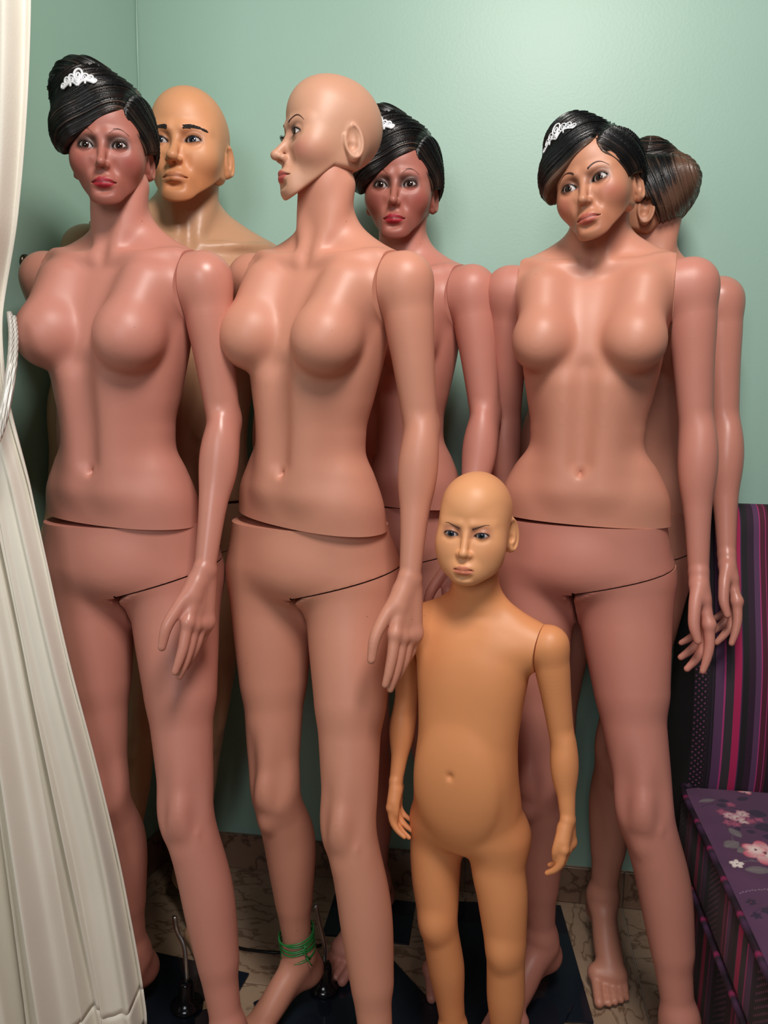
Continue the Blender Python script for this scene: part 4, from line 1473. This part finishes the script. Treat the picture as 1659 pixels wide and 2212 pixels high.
hook = empty('tieback_hook', (-.727, 1.604, 1.541)); props(hook, 'small dark metal tieback hook on the green wall by the curtain', 'hook')
M_BRONZE = plain('dark_bronze', srgb(96, 84, 70), .3, 1.0)
hr_ = Matrix.Rotation(math.pi / 2, 4, 'Y')
ro = link('rosette', lathe('rosette', [(.001, 0), (.014, 0), (.014, .003), (.008, .006), (.001, .006)]), hook, M_BRONZE, (0, 0, 0), (0, math.pi / 2, LEFT_ANG + math.pi / 2))
pr = catmull([(.004, 0, 0), (.022, -.002, -.002), (.034, -.006, -.012), (.032, -.008, -.026), (.040, -.010, -.034)], 8)
link('arm', tube('arm', pr, .0035, 8), hook, M_BRONZE)
link('knob', lathe('knob', [(.0005, -.009), (.006, -.0075), (.009, 0), (.006, .0075), (.0005, .009)], 16), hook, M_BRONZE, (.040, -.010, -.002))

# ------------------------------------------------------------------ sofa
SO = (.640, 1.512)                      # where the seat's left edge meets the back cushion
sofa = empty('sofa', (SO[0], SO[1], 0), WALL_A)
props(sofa, 'dark purple sofa with striped back and floral seat at the right edge', 'sofa')


def stripes(nt, axis, period, off=0.0, dots=None):
    tc = nt.n('ShaderNodeTexCoord'); sp = nt.n('ShaderNodeSeparateXYZ'); nt.l(tc.outputs['Object'], sp.inputs[0])
    m1 = nt.n('ShaderNodeMath', operation='ADD'); m1.inputs[1].default_value = off; nt.l(sp.outputs[axis], m1.inputs[0])
    m2 = nt.n('ShaderNodeMath', operation='DIVIDE'); m2.inputs[1].default_value = period; nt.l(m1.outputs[0], m2.inputs[0])
    m3 = nt.n('ShaderNodeMath', operation='FRACT'); nt.l(m2.outputs[0], m3.inputs[0])
    K, DP, MV, PK, CH, MG, MR = (srgb(16, 6, 14), srgb(44, 14, 40), srgb(86, 50, 86), srgb(170, 48, 112), srgb(50, 42, 48), srgb(172, 26, 82), srgb(76, 10, 38))
    stops = [(0, K), (.24, srgb(28, 12, 30)), (.26, K), (.28, srgb(40, 22, 44)), (.295, K), (.31, MV), (.405, PK), (.425, CH), (.515, MG), (.59, srgb(70, 36, 74)), (.605, srgb(20, 12, 20)),
             (.67, DP), (.74, MV), (.80, PK), (.81, MR), (.865, PK), (.873, MR), (.90, srgb(30, 6, 22))]
    r = nt.n('ShaderNodeValToRGB'); r.color_ramp.interpolation = 'CONSTANT'
    e = r.color_ramp.elements
    while len(e) < len(stops): e.new(.5)
    for el, (p, c) in zip(e, stops): el.position = p; el.color = (*c, 1)
    nt.l(m3.outputs[0], r.inputs['Fac'])
    # woven dots in the dark band
    o2 = 2
    def sn(sock, f, ph=0.0):
        a = nt.n('ShaderNodeMath', operation='MULTIPLY'); a.inputs[1].default_value = f; nt.l(sock, a.inputs[0])
        b = nt.n('ShaderNodeMath', operation='SINE'); nt.l(a.outputs[0], b.inputs[0]); return b
    u = sn(sp.outputs[axis], 2 * math.pi / .0125); v = sn(sp.outputs[o2], 2 * math.pi / .0125)
    pr = nt.n('ShaderNodeMath', operation='MULTIPLY'); nt.l(u.outputs[0], pr.inputs[0]); nt.l(v.outputs[0], pr.inputs[1])
    gt = nt.n('ShaderNodeMath', operation='GREATER_THAN'); gt.inputs[1].default_value = .55; nt.l(pr.outputs[0], gt.inputs[0])
    lt = nt.n('ShaderNodeMath', operation='LESS_THAN'); lt.inputs[1].default_value = .235; nt.l(m3.outputs[0], lt.inputs[0])
    mk = nt.n('ShaderNodeMath', operation='MULTIPLY'); nt.l(gt.outputs[0], mk.inputs[0]); nt.l(lt.outputs[0], mk.inputs[1])
    mx = nt.n('ShaderNodeMix', data_type='RGBA'); nt.l(mk.outputs[0], mx.inputs[0]); nt.l(r.outputs['Color'], mx.inputs[6]); mx.inputs[7].default_value = (*srgb(120, 62, 100), 1)
    nt.l(mx.outputs[2], nt.b.inputs['Base Color']); nt.setp(Roughness=.75)
    nt.b.inputs['Sheen Weight'].default_value = .04
    wv = noise(nt, 900, 2); bump(nt, wv.outputs['Fac'], .3, .001)
    return nt.m


M_STR_BACK = stripes(NT('striped_velvet_back'), 0, .185, .004)
M_STR_SIDE = stripes(NT('striped_velvet_side'), 1, .26, .03)


def loft_sheet(name, profile, x0, x1, nx, mat, parent, endcaps=True):
    """profile in (y, z) swept along x with rounded ends"""
    P = np.array(profile); n = len(P); c = P.mean(0)
    xs = np.linspace(x0, x1, nx); V, Q = [], []
    for x in xs:
        e = min(x - x0, x1 - x)
        s = 1 - .03 * max(0, 1 - e / .03) ** 2.2 if endcaps else 1
        for p in P:
            q = c + (p - c) * s
            V.append((x, q[0], q[1]))
    for a in range(nx - 1):
        for k in range(n):
            l_ = (k + 1) % n
            Q.append((a * n + k, a * n + l_, (a + 1) * n + l_, (a + 1) * n + k))
    me = mesh_np(name, V, Q)
    bm = bmesh.new(); bm.from_mesh(me); bm.verts.ensure_lookup_table()
    bm.faces.new([bm.verts[k] for k in range(n)][::-1]); bm.faces.new([bm.verts[(nx - 1) * n + k] for k in range(n)])
    bmesh.ops.recalc_face_normals(bm, faces=bm.faces[:]); bm.to_mesh(me); bm.free()
    me.set_sharp_from_angle(angle=math.radians(60))
    return link(name, me, parent, mat)


# local frame: x along the wall, y away from the camera; wall is at about y = +.235
back = [(.012, .44), (.004, .52), (.010, .62), (.028, .74), (.070, .86), (.106, .96), (.124, 1.02), (.140, 1.05), (.160, 1.062), (.182, 1.056), (.198, 1.03), (.206, .95), (.208, .30), (.03, .30)]
back = catmull(back, 5)
loft_sheet('back', back, .012, 1.15, 60, M_STR_BACK, sofa)
# seat cushion: striped box with a floral top
bm = bmesh.new(); bm_box(bm, (0, -.66, .325), (1.15, .02, .474), .022, 4)
link('seat_cushion', bm_mesh('seat_cushion', bm, True), sofa, M_STR_SIDE)
bm = bmesh.new(); bm_box(bm, (.028, -.65, .045), (1.15, .18, .326), .018, 3)
link('seat_base', bm_mesh('seat_base', bm, True), sofa, M_STR_SIDE)
for (x, y) in ((.05, -.60), (.05, .13), (1.08, -.60), (1.08, .13)):
    link('leg', lathe('leg', [(.001, 0), (.020, 0), (.026, .046), (.001, .046)], 14), sofa, M_BLACK, (x, y, 0))
# piping
nt = NT('striped_piping'); tc = nt.n('ShaderNodeTexCoord'); sp = nt.n('ShaderNodeSeparateXYZ'); nt.l(tc.outputs['Object'], sp.inputs[0])
m2 = nt.n('ShaderNodeMath', operation='MULTIPLY'); m2.inputs[1].default_value = 1 / .09; nt.l(sp.outputs[1], m2.inputs[0])
m3 = nt.n('ShaderNodeMath', operation='FRACT'); nt.l(m2.outputs[0], m3.inputs[0])
r_ = ramp(nt, m3.outputs[0], [(0, srgb(34, 14, 34)), (.30, srgb(70, 40, 72)), (.45, srgb(40, 30, 44)), (.55, srgb(140, 34, 84)), (.63, srgb(40, 14, 34)), (.9, srgb(24, 10, 26))])
nt.l(r_.outputs['Color'], nt.b.inputs['Base Color']); nt.setp(Roughness=.7); M_PIPE = nt.m
for z in (.472, .326):
    P = catmull([(.02, .015, z), (.0, -.01, z), (-.001, -.2, z), (-.001, -.45, z), (-.001, -.63, z), (.02, -.662, z), (.3, -.664, z), (1.14, -.664, z)], 14)
    link('piping', tube('piping', P, .0062, 8), sofa, M_PIPE)

# floral top, painted on a dense sheet
nx, ny = 250, 270
gx = np.linspace(.003, .58, nx); gy = np.linspace(-.645, .0, ny)
GX, GY = np.meshgrid(gx, gy)
Cc = np.repeat(np.array(srgb(84, 46, 80))[None, None], ny, 0).repeat(nx, 1)
rnd = np.random.default_rng(11)
mott = (np.sin(GX * 37 + 3 * np.sin(GY * 23)) * np.sin(GY * 31 + 2 * np.sin(GX * 19)))[..., None]
Cc = Cc * (1 + .12 * mott)


def stamp(mask, col):
    global Cc
    m = np.clip(mask, 0, 1)[..., None]; Cc = Cc * (1 - m) + np.array(col) * m


def leaf(cx, cy, a, L, W, col):
    u = (GX - cx) * math.cos(a) + (GY - cy) * math.sin(a); v = -(GX - cx) * math.sin(a) + (GY - cy) * math.cos(a)
    t = np.clip(u / L, 0, 1); w = W * np.sin(np.pi * t) ** .8
    m = ss(.0016, -.0006, np.abs(v) - w) * (u > 0) * (u < L)
    stamp(m, col); stamp(m * (np.abs(v) < .0008) * .6, np.array(col) * 1.6)


def flower(cx, cy, R, cols, n=6, rot=0.0):
    for k in range(n):
        a = rot + 2 * math.pi * k / n + rnd.uniform(-.15, .15)
        px, py = cx + .55 * R * math.cos(a), cy + .55 * R * math.sin(a)
        u = (GX - px) * math.cos(a) + (GY - py) * math.sin(a); v = -(GX - px) * math.sin(a) + (GY - py) * math.cos(a)
        d = np.sqrt((u / (.52 * R)) ** 2 + (v / (.36 * R)) ** 2)
        m = ss(1.06, .94, d); tt = np.clip(.5 + u / R, 0, 1)[..., None]
        c = np.array(cols[0]) * (1 - tt) + np.array(cols[1]) * tt
        Cc[:] = Cc * (1 - m[..., None]) + c * m[..., None]
        stamp(ss(.10, .0, np.abs(d - 1.0)) * .5, np.array(cols[1]) * .5)
    stamp(ss(.17 * R, .12 * R, np.hypot(GX - cx, GY - cy)), srgb(120, 40, 60))


def stem(p0, p1, bend, col, w=.0011):
    p0, p1 = np.array(p0), np.array(p1); m = (p0 + p1) / 2 + np.array([-(p1 - p0)[1], (p1 - p0)[0]]) * bend
    for t in np.linspace(0, 1, 26):
        q = (1 - t) ** 2 * p0 + 2 * t * (1 - t) * m + t * t * p1
        stamp(ss(w * 1.5, w * .6, np.hypot(GX - q[0], GY - q[1])), col)


DK, GR, PKc, WH = srgb(44, 26, 56), srgb(112, 100, 104), (srgb(232, 214, 206), srgb(204, 78, 108)), (srgb(226, 206, 200), srgb(176, 96, 122))
MAUVE = (srgb(180, 90, 120), srgb(120, 48, 84))
for (ox, oy) in ((.0, .0), (.20, -.16), (.36, .05), (.02, -.43), (.24, -.50)):
    P_ = lambda x, y: (x + ox, y + oy)
    stem(P_(.020, -.075), P_(.070, -.060), .2, DK); stem(P_(.070, -.060), P_(.112, -.085), -.2, DK); stem(P_(.062, -.150), P_(.112, -.150), .25, DK)
    stem(P_(.030, -.265), P_(.090, -.262), .3, GR); stem(P_(.066, -.255), P_(.052, -.170), .3, GR); stem(P_(.015, -.345), P_(.120, -.330), .1, srgb(150, 128, 144))
    for (lx, ly, a, L, W, c) in [(.058, -.048, .2, .022, .007, DK), (.050, -.066, -.1, .020, .006, DK), (.098, -.040, .5, .03, .007, DK), (.104, -.085, -.1, .036, .013, DK), (.100, -.140, .1, .045, .015, DK),
                                 (.104, -.172, -.2, .045, .013, DK), (.062, -.160, 1.2, .020, .005, DK), (.052, -.150, -1.1, .032, .009, GR), (.026, -.215, .5, .034, .012, GR), (.044, -.228, .3, .030, .012, GR),
                                 (.040, -.282, .1, .046, .010, GR), (.020, -.055, .3, .034, .006, GR), (.080, -.158, .0, .018, .006, DK)]:
        leaf(lx + ox, ly + oy, a + rnd.uniform(-.1, .1), L, W, c)
    for (fx, fy, R, cs, n) in [(.056, -.092, .013, MAUVE, 5), (.066, -.104, .014, WH, 6), (.078, -.110, .016, WH, 5), (.092, -.094, .014, WH, 6), (.086, -.120, .013, WH, 5), (.100, -.118, .011, MAUVE, 5),
                               (.056, -.130, .012, MAUVE, 5), (.068, -.134, .011, MAUVE, 5), (.080, -.060, .010, MAUVE, 5), (.127, .004, .016, PKc, 5), (.118, -.112, .010, MAUVE, 4)]:
        flower(fx + ox, fy + oy, R, cs, n, rnd.uniform(0, 1))
    flower(.090 + ox, -.226 + oy, .036, PKc, 6, .3); flower(.078 + ox, -.218 + oy, .020, (srgb(244, 232, 222), srgb(226, 130, 146)), 5, .1)
    flower(.032 + ox, -.266 + oy, .012, (srgb(240, 230, 224), srgb(224, 204, 198)), 5, .1)
    for k in range(6): flower(.035 + ox + rnd.uniform(-.015, .05), -.385 + oy + rnd.uniform(-.022, .022), .008, (DK, DK), 5, rnd.uniform(0, 1))
    stem(P_(.02, -.395), P_(.085, -.375), .2, DK)
GZ = .4752 + .010 * np.exp(-((GY + .3) / .3) ** 2) * np.exp(-((GX - .3) / .25) ** 2) + .0 * GX
GZ -= .004 * ss(.030, .0, GX - .003) + .004 * ss(-.61, -.645, GY)
V = np.stack([GX, GY, GZ], -1).reshape(-1, 3)
i = np.arange(ny - 1)[:, None] * nx + np.arange(nx - 1)[None, :]
Q = np.stack([i, i + 1, i + nx + 1, i + nx], -1).reshape(-1, 4)
me = mesh_np('seat_cover', V, Q); color_attr(me, Cc.reshape(-1, 3))
nt = NT('purple_floral_print'); at = nt.n('ShaderNodeAttribute', attribute_name='paint'); nt.l(at.outputs['Color'], nt.b.inputs['Base Color'])
nt.setp(Roughness=.8); nt.b.inputs['Sheen Weight'].default_value = .2
wv = noise(nt, 800, 2); bump(nt, wv.outputs['Fac'], .3, .001)
sc_ = link('seat_cover', me, sofa, nt.m); sc_['label'] = 'purple floral printed seat top'
